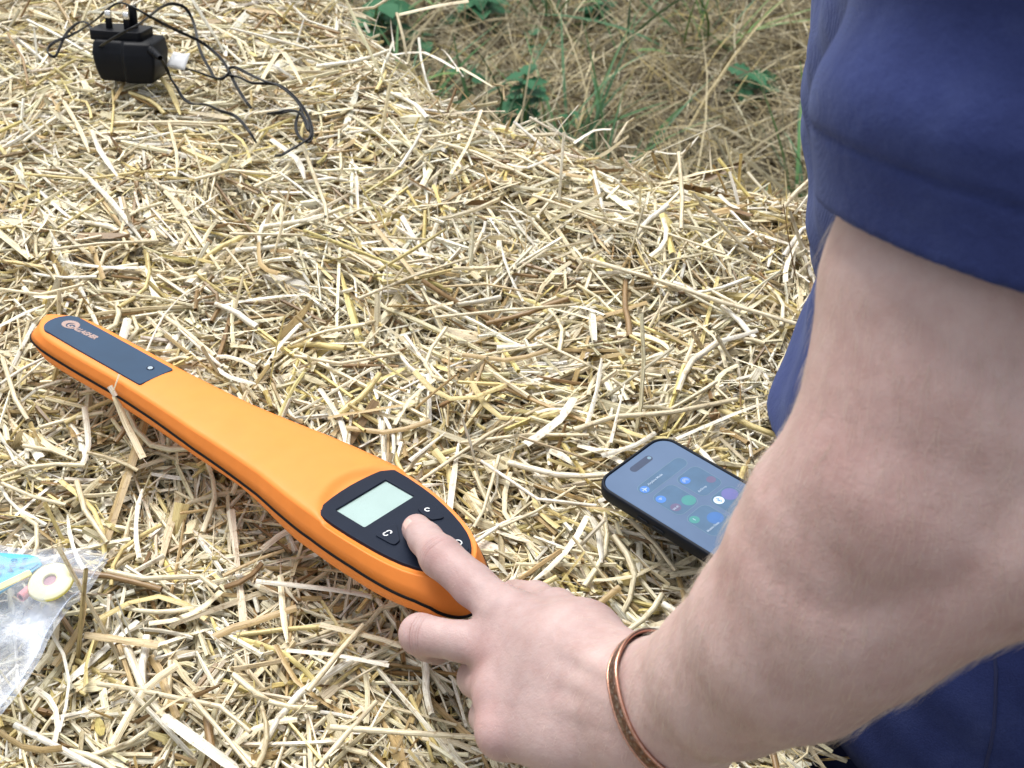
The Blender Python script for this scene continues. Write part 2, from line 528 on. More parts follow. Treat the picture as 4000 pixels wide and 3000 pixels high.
for i in range(sub.shape[0]):
    for j in range(sub.shape[1]):
        if sdn[i, j] > -.004:
            idx[i, j] = len(verts); verts.append((sx[i], sy[j], sub[i, j] - .003))
quads = [(idx[i, j], idx[i + 1, j], idx[i + 1, j + 1], idx[i, j + 1]) for i in range(sub.shape[0] - 1) for j in range(sub.shape[1] - 1)
         if min(idx[i, j], idx[i + 1, j], idx[i + 1, j + 1], idx[i, j + 1]) >= 0]
bm = bmesh.new()
bv = [bm.verts.new(v) for v in verts]
for q in quads: bm.faces.new([bv[a] for a in q])
be = [e_ for e_ in bm.edges if len(e_.link_faces) == 1]
r_ = bmesh.ops.extrude_edge_only(bm, edges=be)
for v in r_['geom']:
    if isinstance(v, bmesh.types.BMVert): v.co.z = -BALE_H
for v in list(bm.verts):
    if not v.link_faces: bm.verts.remove(v)
bmesh.ops.recalc_face_normals(bm, faces=bm.faces)
me = bpy.data.meshes.new('packed_core'); bm.to_mesh(me); bm.free()
me.transform(Matrix.Translation((0, 0, BALE_H)))
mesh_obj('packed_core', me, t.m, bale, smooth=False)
# stalk ends standing out of the bale's flanks
def flank(n):
    P, A = [], []
    m = len(POLY)
    seg = np.roll(POLY, -1, 0) - POLY; ln = np.hypot(*seg.T)
    pr = ln / ln.sum()
    s = rng.choice(m, n, p=pr); tt = rng.random(n)
    xy = POLY[s] + seg[s] * tt[:, None]
    nrm = np.stack([seg[s][:, 1], -seg[s][:, 0]], 1) / ln[s][:, None]
    z = -rng.random(n) ** 1.3 * (BALE_H - .02) - .02
    az = np.arctan2(seg[s][:, 1], seg[s][:, 0]) + rng.standard_normal(n) * .35
    return xy, nrm, z, az
xy, nrm, z, az = flank(6000)
k, L, w = straw_specs(6000)
out = .002 + .006 * rng.random(6000)
area = np.sum(POLY[:, 0] * np.roll(POLY[:, 1], -1) - np.roll(POLY[:, 0], -1) * POLY[:, 1])
C = np.stack([xy[:, 0] + nrm[:, 0] * out * np.sign(area), xy[:, 1] + nrm[:, 1] * out * np.sign(area), z], 1)
V, Fq, U, Cq = straw_geo(C, az, rng.standard_normal(6000) * .5, L, w, k, R(90) + rng.standard_normal(6000) * .4, rng.standard_normal(6000) * .2, np.zeros(6000), pick_colour(6000) * .9)
o = mesh_obj('flank_straw', from_np('flank_straw', to_bale(V), Fq, U, Cq), M_STRAW, bale)
o['kind'] = 'stuff'

# the largest stalks on top, one object each
def surf_z(x, y):
    i, j = hcell(np.array([x]), np.array([y]))
    i = int(i[0]); j = int(j[0])
    return float(HM[max(i - 1, 0):i + 2, max(j - 1, 0):j + 2].max())
def stalk_mesh(name, P, w, style, col, rollv=0.0, nside=6):
    """P: polyline (n,3) in its own frame"""
    P = np.asarray(P, float)
    T = np.gradient(P, axis=0); T /= np.linalg.norm(T, axis=1)[:, None]
    S = np.cross(T, (0, 0, 1.0)); S /= np.linalg.norm(S, axis=1)[:, None] + 1e-9
    N = np.cross(S, T)
    S, N = S * math.cos(rollv) + N * math.sin(rollv), N * math.cos(rollv) - S * math.sin(rollv)
    m = len(P)
    if style == 'tube':
        n = nside; a = np.arange(n) * 2 * math.pi / n
        tp = np.linspace(1.08, .9, m) * (1 + .04 * rng.standard_normal(m))
        V = P[:, None] + (S[:, None] * np.cos(a)[None, :, None] + N[:, None] * np.sin(a)[None, :, None] * .8) * (w / 2 * tp)[:, None, None]
        i = np.arange(m - 1)[:, None]; j = np.arange(n)[None]
        Fq = np.stack([i * n + j, i * n + (j + 1) % n, (i + 1) * n + (j + 1) % n, (i + 1) * n + j], -1).reshape(-1, 4)
        vv = np.arange(n) / n
    else:
        offs = np.array([-.5, -.18, .18, .5]); n = 4
        zz = np.array([0, .16, .16, 0]) * w
        tp = np.ones(m) * (1 + .08 * rng.standard_normal(m))
        if rng.random() < .5: tp[-1] *= .4
        V = P[:, None] + S[:, None] * (offs[None, :, None] * (w * tp)[:, None, None]) + N[:, None] * zz[None, :, None]
        i = np.arange(m - 1)[:, None]; j = np.arange(n - 1)[None]
        Fq = np.stack([i * n + j, i * n + j + 1, (i + 1) * n + j + 1, (i + 1) * n + j], -1).reshape(-1, 4)
        vv = np.arange(n) / (n - 1)
    LL = np.linalg.norm(P[-1] - P[0])
    u = np.linspace(0, LL / .02, m)[:, None] + np.zeros((1, n)) + rng.uniform(0, 50)
    v = vv[None] * (w / .004) + np.zeros((m, 1)) + rng.uniform(0, 50)
    g = 1 + .06 * rng.standard_normal((m, 1, 1)) + np.zeros((1, n, 1))
    cc = np.clip(np.array(col)[None, None] * g, 0, 1)
    cc = np.concatenate([cc, np.ones((m, n, 1))], -1)
    return from_np(name, V.reshape(-1, 3), Fq, np.stack([u, v], -1).reshape(-1, 2), cc.reshape(-1, 4))
WHT, CRM, YEL, TAN, BRN, PAL2 = (.74, .72, .64), (.74, .67, .49), (.72, .60, .28), (.60, .48, .28), (.36, .24, .12), (.78, .70, .50)
# (pixel points of the photograph, width in mm, colour, style, lift in mm of each end)
STALKS = [
 ([(310, 660), (440, 790), (560, 945)], 4.5, WHT, 'flat', (2, 2)), ([(560, 1400), (640, 1230), (740, 1130)], 1.6, WHT, 'flat', (1, 10)),
 ([(1180, 560), (1270, 800), (1290, 1000)], 4.0, CRM, 'tube', (6, 1)), ([(440, 480), (700, 475), (990, 490)], 3.6, PAL2, 'tube', (1, 1)),
 ([(760, 700), (900, 665), (1060, 680)], 4.0, PAL2, 'tube', (1, 1)), ([(1390, 690), (1400, 830)], 4.5, WHT, 'flat', (1, 2)),
 ([(2080, 780), (2330, 830), (2560, 900), (2830, 1010)], 3.2, CRM, 'tube', (1, 4)), ([(2280, 1010), (2560, 1090), (2820, 1180), (3110, 1265)], 4.8, CRM, 'tube', (2, 3)),
 ([(1700, 1240), (1990, 1210), (2250, 1190)], 3.0, CRM, 'tube', (1, 1)), ([(2280, 1700), (2330, 1530), (2350, 1400)], 3.6, WHT, 'flat', (2, 10)),
 ([(2385, 1730), (2440, 1500)], 3.2, WHT, 'flat', (2, 12)), ([(2240, 1680), (2400, 1640), (2620, 1620), (2880, 1560)], 5.0, CRM, 'tube', (1, 2)),
 ([(2640, 1715), (2860, 1620), (3020, 1560)], 4.4, WHT, 'flat', (1, 4)), ([(2350, 1780), (2480, 1740), (2560, 1690)], 4.0, WHT, 'flat', (1, 1)),
 ([(1640, 1880), (1900, 1700), (2010, 1640)], 3.2, CRM, 'tube', (1, 6)), ([(1600, 1800), (1740, 1690)], 4.0, WHT, 'flat', (1, 6)),
 ([(1950, 1780), (1890, 1990), (1850, 2060)], 3.0, CRM, 'tube', (1, 1)), ([(1880, 1800), (2100, 1960), (2330, 1975)], 3.0, WHT, 'tube', (1, 2)),
 ([(1800, 1730), (2060, 1700), (2300, 1700)], 3.2, PAL2, 'tube', (1, 2)), ([(2050, 1740), (2180, 1640), (2240, 1560)], 8.0, WHT, 'flat', (2, 2)),
 ([(1150, 1950 - 560), (1330, 1420), (1560, 1380)], 3.2, CRM, 'tube', (1, 2)), ([(1250, 1520), (1330, 1640), (1360, 1760)], 5.0, WHT, 'flat', (2, 3)),
 ([(1540, 1660), (1600, 1560), (1700, 1480)], 4.0, CRM, 'flat', (1, 2)), ([(420, 1500 + 730), (560, 2260), (780, 2250), (850, 2300)], 4.4, CRM, 'tube', (1, 6)),
 ([(30, 2290 + 110), (200, 2470), (270, 2660), (230, 2860)], 2.2, WHT, 'flat', (2, 3)), ([(60, 2830), (300, 2960), (400, 3010)], 5.0, WHT, 'tube', (2, 2)),
 ([(380, 2670), (560, 2700), (860, 2760), (980, 2860)], 3.4, CRM, 'tube', (1, 2)), ([(440, 2910), (560, 2700), (690, 2600)], 5.4, PAL2, 'flat', (1, 2)),
 ([(640, 2800), (860, 2960), (930, 3010)], 7.5, WHT, 'flat', (2, 2)), ([(720, 2690), (900, 2900), (980, 3000)], 3.2, CRM, 'tube', (2, 3)),
 ([(100, 2660), (70, 2700), (95, 2780)], 4.0, PAL2, 'tube', (1, 1)), ([(330, 2480), (480, 2500), (620, 2520)], 5.5, TAN, 'flat', (1, 1)),
 ([(1120, 2540), (1320, 2560), (1520, 2600)], 3.4, WHT, 'flat', (2, 2)), ([(1200, 2700), (1330, 2540), (1420, 2440)], 4.2, PAL2, 'tube', (1, 5)),
 ([(1250, 2440), (1500, 2500), (1570, 2530)], 3.6, CRM, 'flat', (1, 2)), ([(1440, 2860), (1480, 2780), (1530, 2700)], 1.6, WHT, 'flat', (1, 12)),
 ([(1290, 2840), (1560, 2860), (1860, 2880)], 4.6, PAL2, 'tube', (1, 1)), ([(1240, 3000), (1350, 2870), (1470, 2740)], 4.0, CRM, 'tube', (1, 2)),
 ([(1000, 2270), (1300, 2310), (1450, 2330)], 3.6, WHT, 'flat', (2, 1)), ([(870, 2250), (1010, 2190), (1110, 2150)], 3.0, TAN, 'tube', (1, 2)),
 ([(300, 1880), (330, 1990), (420, 2120)], 4.2, PAL2, 'tube', (2, 2)), ([(330, 1590), (345, 1740), (310, 1840)], 4.6, WHT, 'flat', (8, 2)),
 ([(10, 1400), (60, 1560), (110, 1640)], 4.0, CRM, 'tube', (1, 2)), ([(0, 1500), (90, 1440), (190, 1390)], 3.2, WHT, 'tube', (1, 1)),
 ([(0, 1890), (120, 1930), (260, 1980)], 3.6, CRM, 'tube', (1, 1)), ([(90, 1740), (200, 1760), (300, 1800)], 3.2, PAL2, 'tube', (1, 1)),
 ([(500, 1250), (480, 1310), (450, 1370)], 7.0, WHT, 'flat', (5, 2)), ([(620, 1220), (720, 1300), (840, 1390)], 4.4, CRM, 'tube', (1, 2)),
 ([(850, 1440), (900, 1480), (1000, 1500)], 4.0, WHT, 'flat', (2, 4)), ([(700, 1290), (800, 1370), (870, 1440)], 3.4, WHT, 'tube', (2, 2)),
 ([(160, 980), (380, 960), (620, 940)], 3.2, CRM, 'tube', (1, 2)), ([(0, 1130), (160, 1150), (330, 1110)], 3.2, PAL2, 'tube', (1, 2)),
 ([(100, 680), (330, 700), (560, 670), (720, 660)], 3.0, YEL, 'tube', (1, 2)), ([(900, 930), (1180, 900), (1420, 830)], 3.0, CRM, 'tube', (1, 3)),
 ([(1400, 1170), (1600, 1080), (1830, 1010)], 3.2, CRM, 'tube', (1, 2)), ([(1460, 880), (1560, 1000), (1630, 1090)], 4.0, TAN, 'flat', (2, 2)),
 ([(1730, 1120), (1900, 1110), (2120, 1150)], 2.4, TAN, 'tube', (1, 1)), ([(2010, 600), (2090, 640), (2200, 700)], 3.6, CRM, 'tube', (1, 2)),
 ([(1660, 540), (1860, 600), (2080, 700)], 4.0, CRM, 'tube', (2, 2)), ([(1760, 680), (1830, 560), (1880, 430)], 3.6, CRM, 'flat', (2, 14)),
 ([(1560, 660), (1620, 560), (1650, 510)], 4.0, WHT, 'tube', (2, 12)), ([(1980, 640), (2060, 660), (2160, 610)], 3.0, WHT, 'flat', (1, 3)),
 ([(2240, 560), (2320, 510), (2390, 506)], 5.0, WHT, 'flat', (4, 16)), ([(2560, 590), (2660, 600), (2730, 530)], 2.6, WHT, 'flat', (4, 30)),
 ([(2610, 700), (2670, 600), (2700, 560)], 3.4, CRM, 'tube', (3, 28)), ([(2660, 900), (2665, 760), (2650, 600)], 4.0, PAL2, 'tube', (3, 34)),
 ([(2885, 800), (2870, 740), (2850, 670)], 3.0, WHT, 'flat', (5, 26)), ([(2810, 760), (2850, 800), (2890, 815)], 4.6, WHT, 'flat', (6, 4)),
 ([(3060, 810), (3110, 750), (3175, 690)], 4.6, CRM, 'tube', (6, 26)), ([(2760, 520), (2768, 580), (2780, 680)], 2.2, CRM, 'tube', (30, 6)),
 ([(2400, 560), (2450, 500), (2480, 460)], 3.6, CRM, 'tube', (4, 18)), ([(1550, 60), (1700, 25), (1830, 4)], 4.6, CRM, 'flat', (26, 30)),
 ([(1550, 60), (1575, 140), (1590, 230)], 3.2, CRM, 'tube', (26, 4)), ([(1350, 50), (1460, 20), (1540, -10)], 4.4, CRM, 'tube', (8, 20)),
 ([(1535, 215), (1660, 225), (1780, 270)], 6.5, WHT, 'flat', (6, 10)), ([(1790, 280), (1800, 265), (1925, 340)], 3.6, CRM, 'flat', (8, 10)),
 ([(1925, 340), (1965, 325), (1970, 400)], 2.4, TAN, 'tube', (10, 4)), ([(1540, 200), (1530, 130), (1525, 70)], 1.4, WHT, 'flat', (4, 16)),
 ([(1810, 300), (1750, 215), (1722, 190)], 1.6, WHT, 'flat', (3, 14)), ([(1000, 360), (1060, 250), (1110, 215), (1180, 330)], 5.4, PAL2, 'flat', (4, 8)),
 ([(612, 285), (665, 350), (705, 450)], 6.0, YEL, 'flat', (8, 2)), ([(360, 510), (390, 590), (460, 690)], 5.0, WHT, 'flat', (2, 3)),
 ([(1060, 545), (1160, 620), (1190, 700)], 6.0, WHT, 'flat', (3, 2)), ([(660, 480), (690, 600), (690, 680)], 3.4, PAL2, 'flat', (3, 2)),
 ([(250, 400), (310, 500), (350, 600)], 4.4, CRM, 'flat', (2, 2)), ([(440, 350), (445, 420), (435, 520)], 3.0, YEL, 'tube', (2, 2)),
 ([(30, 130), (90, 230), (110, 330)], 3.0, BRN, 'tube', (5, 1)), ([(900, 110), (1060, 150), (1210, 190)], 3.4, WHT, 'tube', (2, 2)),
 ([(700, 60), (830, 100), (960, 170)], 3.0, CRM, 'flat', (2, 2)), ([(1130, 10), (1200, 80), (1320, 120)], 3.0, WHT, 'tube', (3, 2)),
 ([(3060, 1000), (3130, 900), (3200, 870)], 4.4, WHT, 'tube', (3, 8)), ([(2820, 1330), (2900, 1310), (2960, 1290)], 4.0, WHT, 'flat', (2, 4)),
 ([(2500, 1420), (2600, 1400), (2800, 1440)], 1.8, TAN, 'tube', (2, 4)), ([(2100, 1330), (2330, 1440), (2480, 1540)], 2.8, CRM, 'tube', (1, 2)),
 ([(2560, 2100), (2640, 2110), (2760, 2170)], 3.2, WHT, 'flat', (2, 3)), ([(2460, 2030), (2560, 2130), (2640, 2230)], 4.0, CRM, 'tube', (2, 2)),
 ([(2310, 2020), (2340, 2100), (2350, 2200)], 6.0, WHT, 'flat', (2, 2)), ([(1950, 2060), (2090, 2000), (2250, 1900)], 2.8, CRM, 'tube', (1, 2)),
]
M_one = Matrix.Identity(4)
used = 0
def put_stalk(P, w, col, style, rollv=0.0, mesh=None):
    global used
    c = P.mean(0)
    me = stalk_mesh('straw_stalk', P - c, w, style, col, rollv)
    o = mesh_obj('straw_stalk', me, M_STRAW, bale)
    o.location = (c[0], c[1], c[2] + BALE_H)
    used += 1
    return o
for pts, w, col, style, lift in STALKS:
    W = []
    for i, (u, v) in enumerate(pts):
        l = lift[0] + (lift[1] - lift[0]) * i / (len(pts) - 1)
        p = at_z(u, v, .004)
        for _ in range(3):
            z = max(surf_z(p[0], p[1]) + .001, -.012) + l / 1000 if inside_dist(p[0], p[1]) > 0 else .0 + l / 1000
            p = at_z(u, v, z)
        W.append(p)
    W = np.array(W)
    # straws are stiff: smooth the height
    zl = np.linspace(W[0, 2], W[-1, 2], len(W)); zl = zl + max(0, (W[:, 2] - zl).max() * .5)
    W[:, 2] = zl
    if len(W) > 2 and style == 'flat':
        W = catmull(W, 2)
    elif len(W) > 2:
        W = np.concatenate([W[:1], *[np.array([a * .5 + b * .5, b]) for a, b in zip(W[:-1], W[1:])]])
    if blocked(W).any() and lift != (8, 2):
        W[:, 2] += 0
    put_stalk(W, w / 1000, col, style, rng.standard_normal() * .25)
# more big stalks, shared meshes
protos = []
for q in range(26):
    L = rng.uniform(.04, .085); w = rng.uniform(.003, .0055); style = 'tube' if q % 2 else 'flat'
    x = np.linspace(-.5, .5, 5) * L
    P = np.stack([x, rng.standard_normal() * .08 * L * (x / L) ** 2 * 4 + np.where(x > .1 * L, (x - .1 * L) * rng.choice([0, 0, .5, -.4]), 0), np.zeros(5)], 1)
    col = np.clip(PAL[rng.choice(len(PAL), p=PW / PW.sum())] * 1.04, 0, .92)
    protos.append((stalk_mesh('straw_stalk', P, w, style, col), L))
for me, L in protos:
    me.materials.append(M_STRAW); me.polygons.foreach_set('use_smooth', [True] * len(me.polygons))
tries = 0
while used < 298 and tries < 3000:
    tries += 1
    u = rng.uniform(-50, 3200); v = rng.uniform(150, 3000) if rng.random() < .5 else rng.uniform(800, 3000)
    p = at_z(u, v)
    if inside_dist(p[0], p[1]) < .015: continue
    me, L = protos[rng.integers(len(protos))]
    az = rng.uniform(0, math.pi * 2)
    dvec = np.array([math.cos(az), math.sin(az), 0]) * L * .5
    za, zb_, zc = surf_z(*(p - dvec)[:2]), surf_z(*(p + dvec)[:2]), surf_z(p[0], p[1])
    z = max((za + zb_) / 2, zc) + .0015
    C = np.array([[*(p + dvec * t)[:2], z + (zb_ - za) / 2 * t] for t in (-1, -.5, 0, .5, 1)])
    if blocked(C).any() or (inside_dist(C[:, 0], C[:, 1]) < 0).any(): continue
    o = bpy.data.objects.new('straw_stalk', me); link(o, bale)
    o.location = (p[0], p[1], z + BALE_H)
    o.rotation_euler = (rng.standard_normal() * .4, -math.atan2(zb_ - za, L), az)
    used += 1

# ------------------------------------------------------------------ the ground beyond the bale
GZ = -BALE_H
t = NT('dry_soil')
f = t.noise(9, 6, .65); f2 = t.noise(120, 4, .7)
c = t.mix(.5, t.ramp(f, [(.3, (.045, .035, .022)), (.7, (.13, .10, .06))]), t.ramp(f2, [(.35, (.03, .024, .015)), (.7, (.20, .16, .10))]))
t.l(c, t.b.inputs['Base Color']); t.b.inputs['Roughness'].default_value = .95
t.bump(f2, .8, .01)
bm = bmesh.new()
s_ = 30
NG = 60
gv = [[None] * (NG + 1) for _ in range(NG + 1)]
for i in range(NG + 1):
    for j in range(NG + 1):
        a = (i / NG * 2 - 1); b = (j / NG * 2 - 1)
        X = math.copysign(abs(a) ** 2.2, a) * s_ + .4; Y = math.copysign(abs(b) ** 2.2, b) * s_ + 2.2
        Zg = GZ + .02 * noise.noise(Vector((X * 2, Y * 2, 0))) if abs(X) < 6 and abs(Y - 2) < 6 else GZ
        gv[i][j] = bm.verts.new((X, Y, Zg))
for i in range(NG):
    for j in range(NG):
        bm.faces.new((gv[i][j], gv[i + 1][j], gv[i + 1][j + 1], gv[i][j + 1]))
me = bpy.data.meshes.new('ground'); bm.to_mesh(me); bm.free()
tag(mesh_obj('ground', me, t.m), 'dark dry soil under the withered grass beyond the bale', None, None, 'structure')
bpy.data.objects['ground']['kind'] = 'structure'

t = NT('withered_grass')
a = t.attr('tint')
t.l(a.outputs['Color'], t.b.inputs['Base Color']); t.b.inputs['Roughness'].default_value = .6
t.b.inputs['Specular IOR Level'].default_value = .3
M_GRASS = t.m
def blades(n, xr, yr, Lr, wr, lean, cols, zr=(0, .05), clump=0):
    x = rng.uniform(*xr, n); y = rng.uniform(*yr, n)
    if clump:
        cx = rng.uniform(*xr, clump); cy = rng.uniform(*yr, clump); q = rng.integers(clump, size=n)
        x = cx[q] + rng.standard_normal(n) * .03; y = cy[q] + rng.standard_normal(n) * .03
    m = inside_dist(x, y) < -.02
    x, y = x[m], y[m]; n = len(x)
    L = rng.uniform(*Lr, n); w = rng.uniform(*wr, n); az = rng.uniform(0, 2 * math.pi, n)
    npt = 6
    t = np.linspace(0, 1, npt)
    p0 = rng.uniform(*lean, n)          # starting elevation
    p1 = p0 - rng.uniform(.1, .8, n)   # droop
    el = p0[:, None] + (p1 - p0)[:, None] * t[None]
    aa = az[:, None] + rng.standard_normal((n, 1)) * .3 * t[None]
    st = L[:, None] / (npt - 1)
    P = np.zeros((n, npt, 3)); z0 = rng.uniform(*zr, n)
    P[:, 0] = np.stack([x, y, GZ + z0], 1)
    d = np.stack([np.cos(aa) * np.cos(el), np.sin(aa) * np.cos(el), np.sin(el)], -1)
    P[:, 1:] = P[:, :1] + (d[:, :-1] * st[..., None]).cumsum(1)
    P[..., 2] = np.maximum(P[..., 2], GZ + .004 + .03 * rng.random((n, 1)))
    S = np.stack([-np.sin(aa), np.cos(aa), rng.standard_normal((n, 1)) * .6 + 0 * aa], -1)
    ww = w[:, None] * np.array([.8, 1, 1, .85, .55, .12])
    V = np.concatenate([P - S * ww[..., None] / 2, P + S * ww[..., None] / 2], 2).reshape(n, npt * 2, 3)
    i = np.arange(npt - 1)
    fq = np.stack([i * 2, i * 2 + 1, i * 2 + 3, i * 2 + 2], -1)
    Fq = (fq[None] + (np.arange(n) * npt * 2)[:, None, None]).reshape(-1, 4)
    c = np.array(cols)[rng.integers(len(cols), size=n)] * (1 + .2 * rng.standard_normal((n, 1)))
    c = np.clip(c, .01, .8)
    cc = np.concatenate([np.repeat(c[:, None], npt * 2, 1), np.ones((n, npt * 2, 1))], -1)
    return V.reshape(-1, 3), Fq, cc.reshape(-1, 4)
DRY = [(.32, .265, .145), (.24, .19, .10), (.42, .365, .23), (.10, .075, .04), (.28, .24, .15), (.34, .27, .11), (.06, .045, .025), (.54, .49, .35), (.20, .18, .11)]
GRN = [(.07, .16, .06), (.05, .13, .06), (.12, .22, .07), (.09, .19, .10)]
g1 = blades(70000, (-.9, 1.3), (1.1, 3.5), (.05, .22), (.0010, .0030), (-.1, .7), DRY, (0, .07))
g2 = blades(1500, (-.9, 1.5), (1.2, 3.6), (.20, .5), (.002, .004), (.2, 1.1), DRY[:3] + DRY[-1:], (0, .06))
Vx, Fx, Cx = [], [], []
k = 0
for V, Fq, Cc in (g1, g2):
    Vx.append(V); Fx.append(Fq + k); Cx.append(Cc); k += len(V)
o = mesh_obj('dry_grass', from_np('dry_grass', np.concatenate(Vx), np.concatenate(Fx), None, np.concatenate(Cx)), M_GRASS)
tag(o, 'tangle of withered brown grass on the ground beyond the bale', 'dry grass', None, 'stuff')
V, Fq, Cc = blades(900, (-.7, 1.3), (1.3, 3.5), (.10, .34), (.003, .008), (.5, 1.4), GRN, (0, .07), 44)
o = mesh_obj('green_grass', from_np('green_grass', V, Fq, None, Cc), M_GRASS)
tag(o, 'few green grass blades growing through the withered grass', 'green grass', None, 'stuff')

# green weeds
t = NT('weed_leaf')
f = t.noise(60, 4)
t.l(t.ramp(f, [(.3, (.012, .075, .030)), (.7, (.030, .140, .060))]), t.b.inputs['Base Color'])
t.b.inputs['Roughness'].default_value = .6; t.b.inputs['Specular IOR Level'].default_value = .2
t.bump(t.noise(300, 2), .3, .001)
M_LEAF = t.m
M_STEM = simple('weed_stem', (.10, .17, .06), .6)
def leaf_mesh(jag):
    V, Fq = [], []
    n = 9
    for i in range(n):
        s = i / (n - 1)
        w = .34 * math.sin(math.pi * min(1, s ** .75 * 1.02)) ** .8 * (1 + (jag if i % 2 else -jag)) + (.003)
        z = -.25 * s * s
        V += [(s, -w, z + .10 * w), (s, 0, z - .02), (s, w, z + .10 * w)]
    for i in range(n - 1):
        for j in range(2):
            a = i * 3 + j
            Fq.append((a, a + 1, a + 4, a + 3))
    me = from_np('leaf', V, Fq); me.materials.append(M_LEAF)
    return me
LEAVES = [leaf_mesh(.18), leaf_mesh(.08), leaf_mesh(.25)]
def weed(u, v, z, h, nl, ls, label, lm, az0=0.0):
    top = at_z(u, v, GZ + z)
    root = empty('green_weed', Matrix.Translation((top[0], top[1], GZ)), label, 'weed', 'green weeds behind the bale')
    P = catmull([(0, 0, 0), (.01 * random.uniform(-1, 1), .01, h * .5), (0, 0, h)], 4)
    Vv, Ff = tube_np(P, .0022, 5, upv=(1, 0, 0))
    mesh_obj('stem', from_np('stem', Vv, Ff), M_STEM, root)
    for i in range(nl):
        s = .45 + .55 * i / max(1, nl - 1)
        a = az0 + i * 2.4 + random.uniform(-.3, .3)
        o = bpy.data.objects.new('leaf', LEAVES[lm]); link(o, root)
        k = ls * random.uniform(.7, 1.15) * (1.1 - .4 * s)
        o.location = (math.cos(a) * .004, math.sin(a) * .004, h * s)
        o.rotation_euler = (random.uniform(-.3, .3), random.uniform(-.35, .25), a)
        o.scale = (k, k, k)
    return root
weed(2050, 400, .16, .22, 26, .060, 'bushy green nettle-like weed just beyond the middle of the bale edge', 0)
weed(1500, 110, .10, .16, 16, .095, 'dark broad-leaved weed in the shade behind the left end of the bale edge', 1, .5)
weed(1650, 160, .08, .10, 7, .06, 'dark green weed half hidden behind a bent straw above the bale edge', 1, 1.4)
weed(1830, 320, .10, .14, 5, .05, 'small green weed under a bent straw at the bale edge', 0, 2.1)
weed(2080, 175, .08, .10, 4, .05, 'single low green leaf cluster in the brown grass', 2, .2)
weed(1870, 20, .10, .14, 14, .09, 'dark leafy weed at the top edge of the view', 1, .9)
weed(2330, 20, .10, .12, 16, .07, 'green weed in the dark gap near the top middle', 0, 2.8)
weed(2930, 330, .07, .10, 11, .085, 'green weed with pointed spreading leaves beside the blue shirt', 2, .1)
weed(2230, 500, .08, .12, 5, .05, 'small pale green weed against the bale edge right of the nettle-like one', 1, 1.9)

# ------------------------------------------------------------------ the orange hand-held reader
M_ORANGE = simple('orange_plastic', (.83, .250, .042), .52, var=.03, bump=.25, bscale=1600, bdist=.00012, spec=.35)
_nt = M_ORANGE.node_tree; _b = _nt.nodes['Principled BSDF']
_tc = _nt.nodes.new('ShaderNodeTexCoord'); _n1 = _nt.nodes.new('ShaderNodeTexNoise'); _n1.inputs['Scale'].default_value = 700; _n1.inputs['Detail'].default_value = 1
_n2 = _nt.nodes.new('ShaderNodeTexNoise'); _n2.inputs['Scale'].default_value = 26; _n2.inputs['Detail'].default_value = 6; _n2.inputs['Roughness'].default_value = .7
_r1 = _nt.nodes.new('ShaderNodeValToRGB'); _r1.color_ramp.elements[0].position = .80; _r1.color_ramp.elements[1].position = .90; _r1.color_ramp.elements[1].color = (.35, .35, .35, 1)
_r2 = _nt.nodes.new('ShaderNodeMapRange'); _r2.inputs['From Min'].default_value = .3; _r2.inputs['From Max'].default_value = .7; _r2.inputs['To Min'].default_value = .40; _r2.inputs['To Max'].default_value = .62
_mx = _nt.nodes.new('ShaderNodeMixRGB'); _mx.inputs[2].default_value = (.80, .62, .42, 1)
_src = _b.inputs['Base Color'].links[0].from_socket
_nt.links.new(_tc.outputs['Object'], _n1.inputs['Vector']); _nt.links.new(_tc.outputs['Object'], _n2.inputs['Vector'])
_nt.links.new(_n1.outputs['Fac'], _r1.inputs['Fac']); _nt.links.new(_n2.outputs['Fac'], _r2.inputs['Value'])
_nt.links.new(_r1.outputs['Color'], _mx.inputs[0]); _nt.links.new(_src, _mx.inputs[1]); _nt.links.new(_mx.outputs[0], _b.inputs['Base Color'])
_nt.links.new(_r2.outputs['Result'], _b.inputs['Roughness'])
M_SEAM = simple('black_rubber', (.006, .006, .007), .8, bump=.3, spec=.15)
M_NAVY = simple('dark_blue_plastic', (.008, .013, .027), .5, var=.08, bump=.35, bscale=2200, bdist=.0001, spec=.14)
M_GRIP = simple('blue_grey_film', (.014, .045, .095), .42, var=.06, bump=.12, bscale=1200, bdist=.0001, spec=.3)
M_PRINT = simple('white_print', (.80, .82, .82), .5, bump=0)
M_COPPER_PRINT = simple('copper_print', (.36, .25, .22), .5, var=.15, vscale=600, bump=0)
M_LCD = simple('grey_green_display', (.34, .46, .44), .5, var=.04, vscale=30, bump=0, spec=.2)
reader = empty('tag_reader', frame_matrix(RD_R, RD_T), 'long orange hand-held ear tag reader with dark panels, pressed by the finger', 'tag reader')
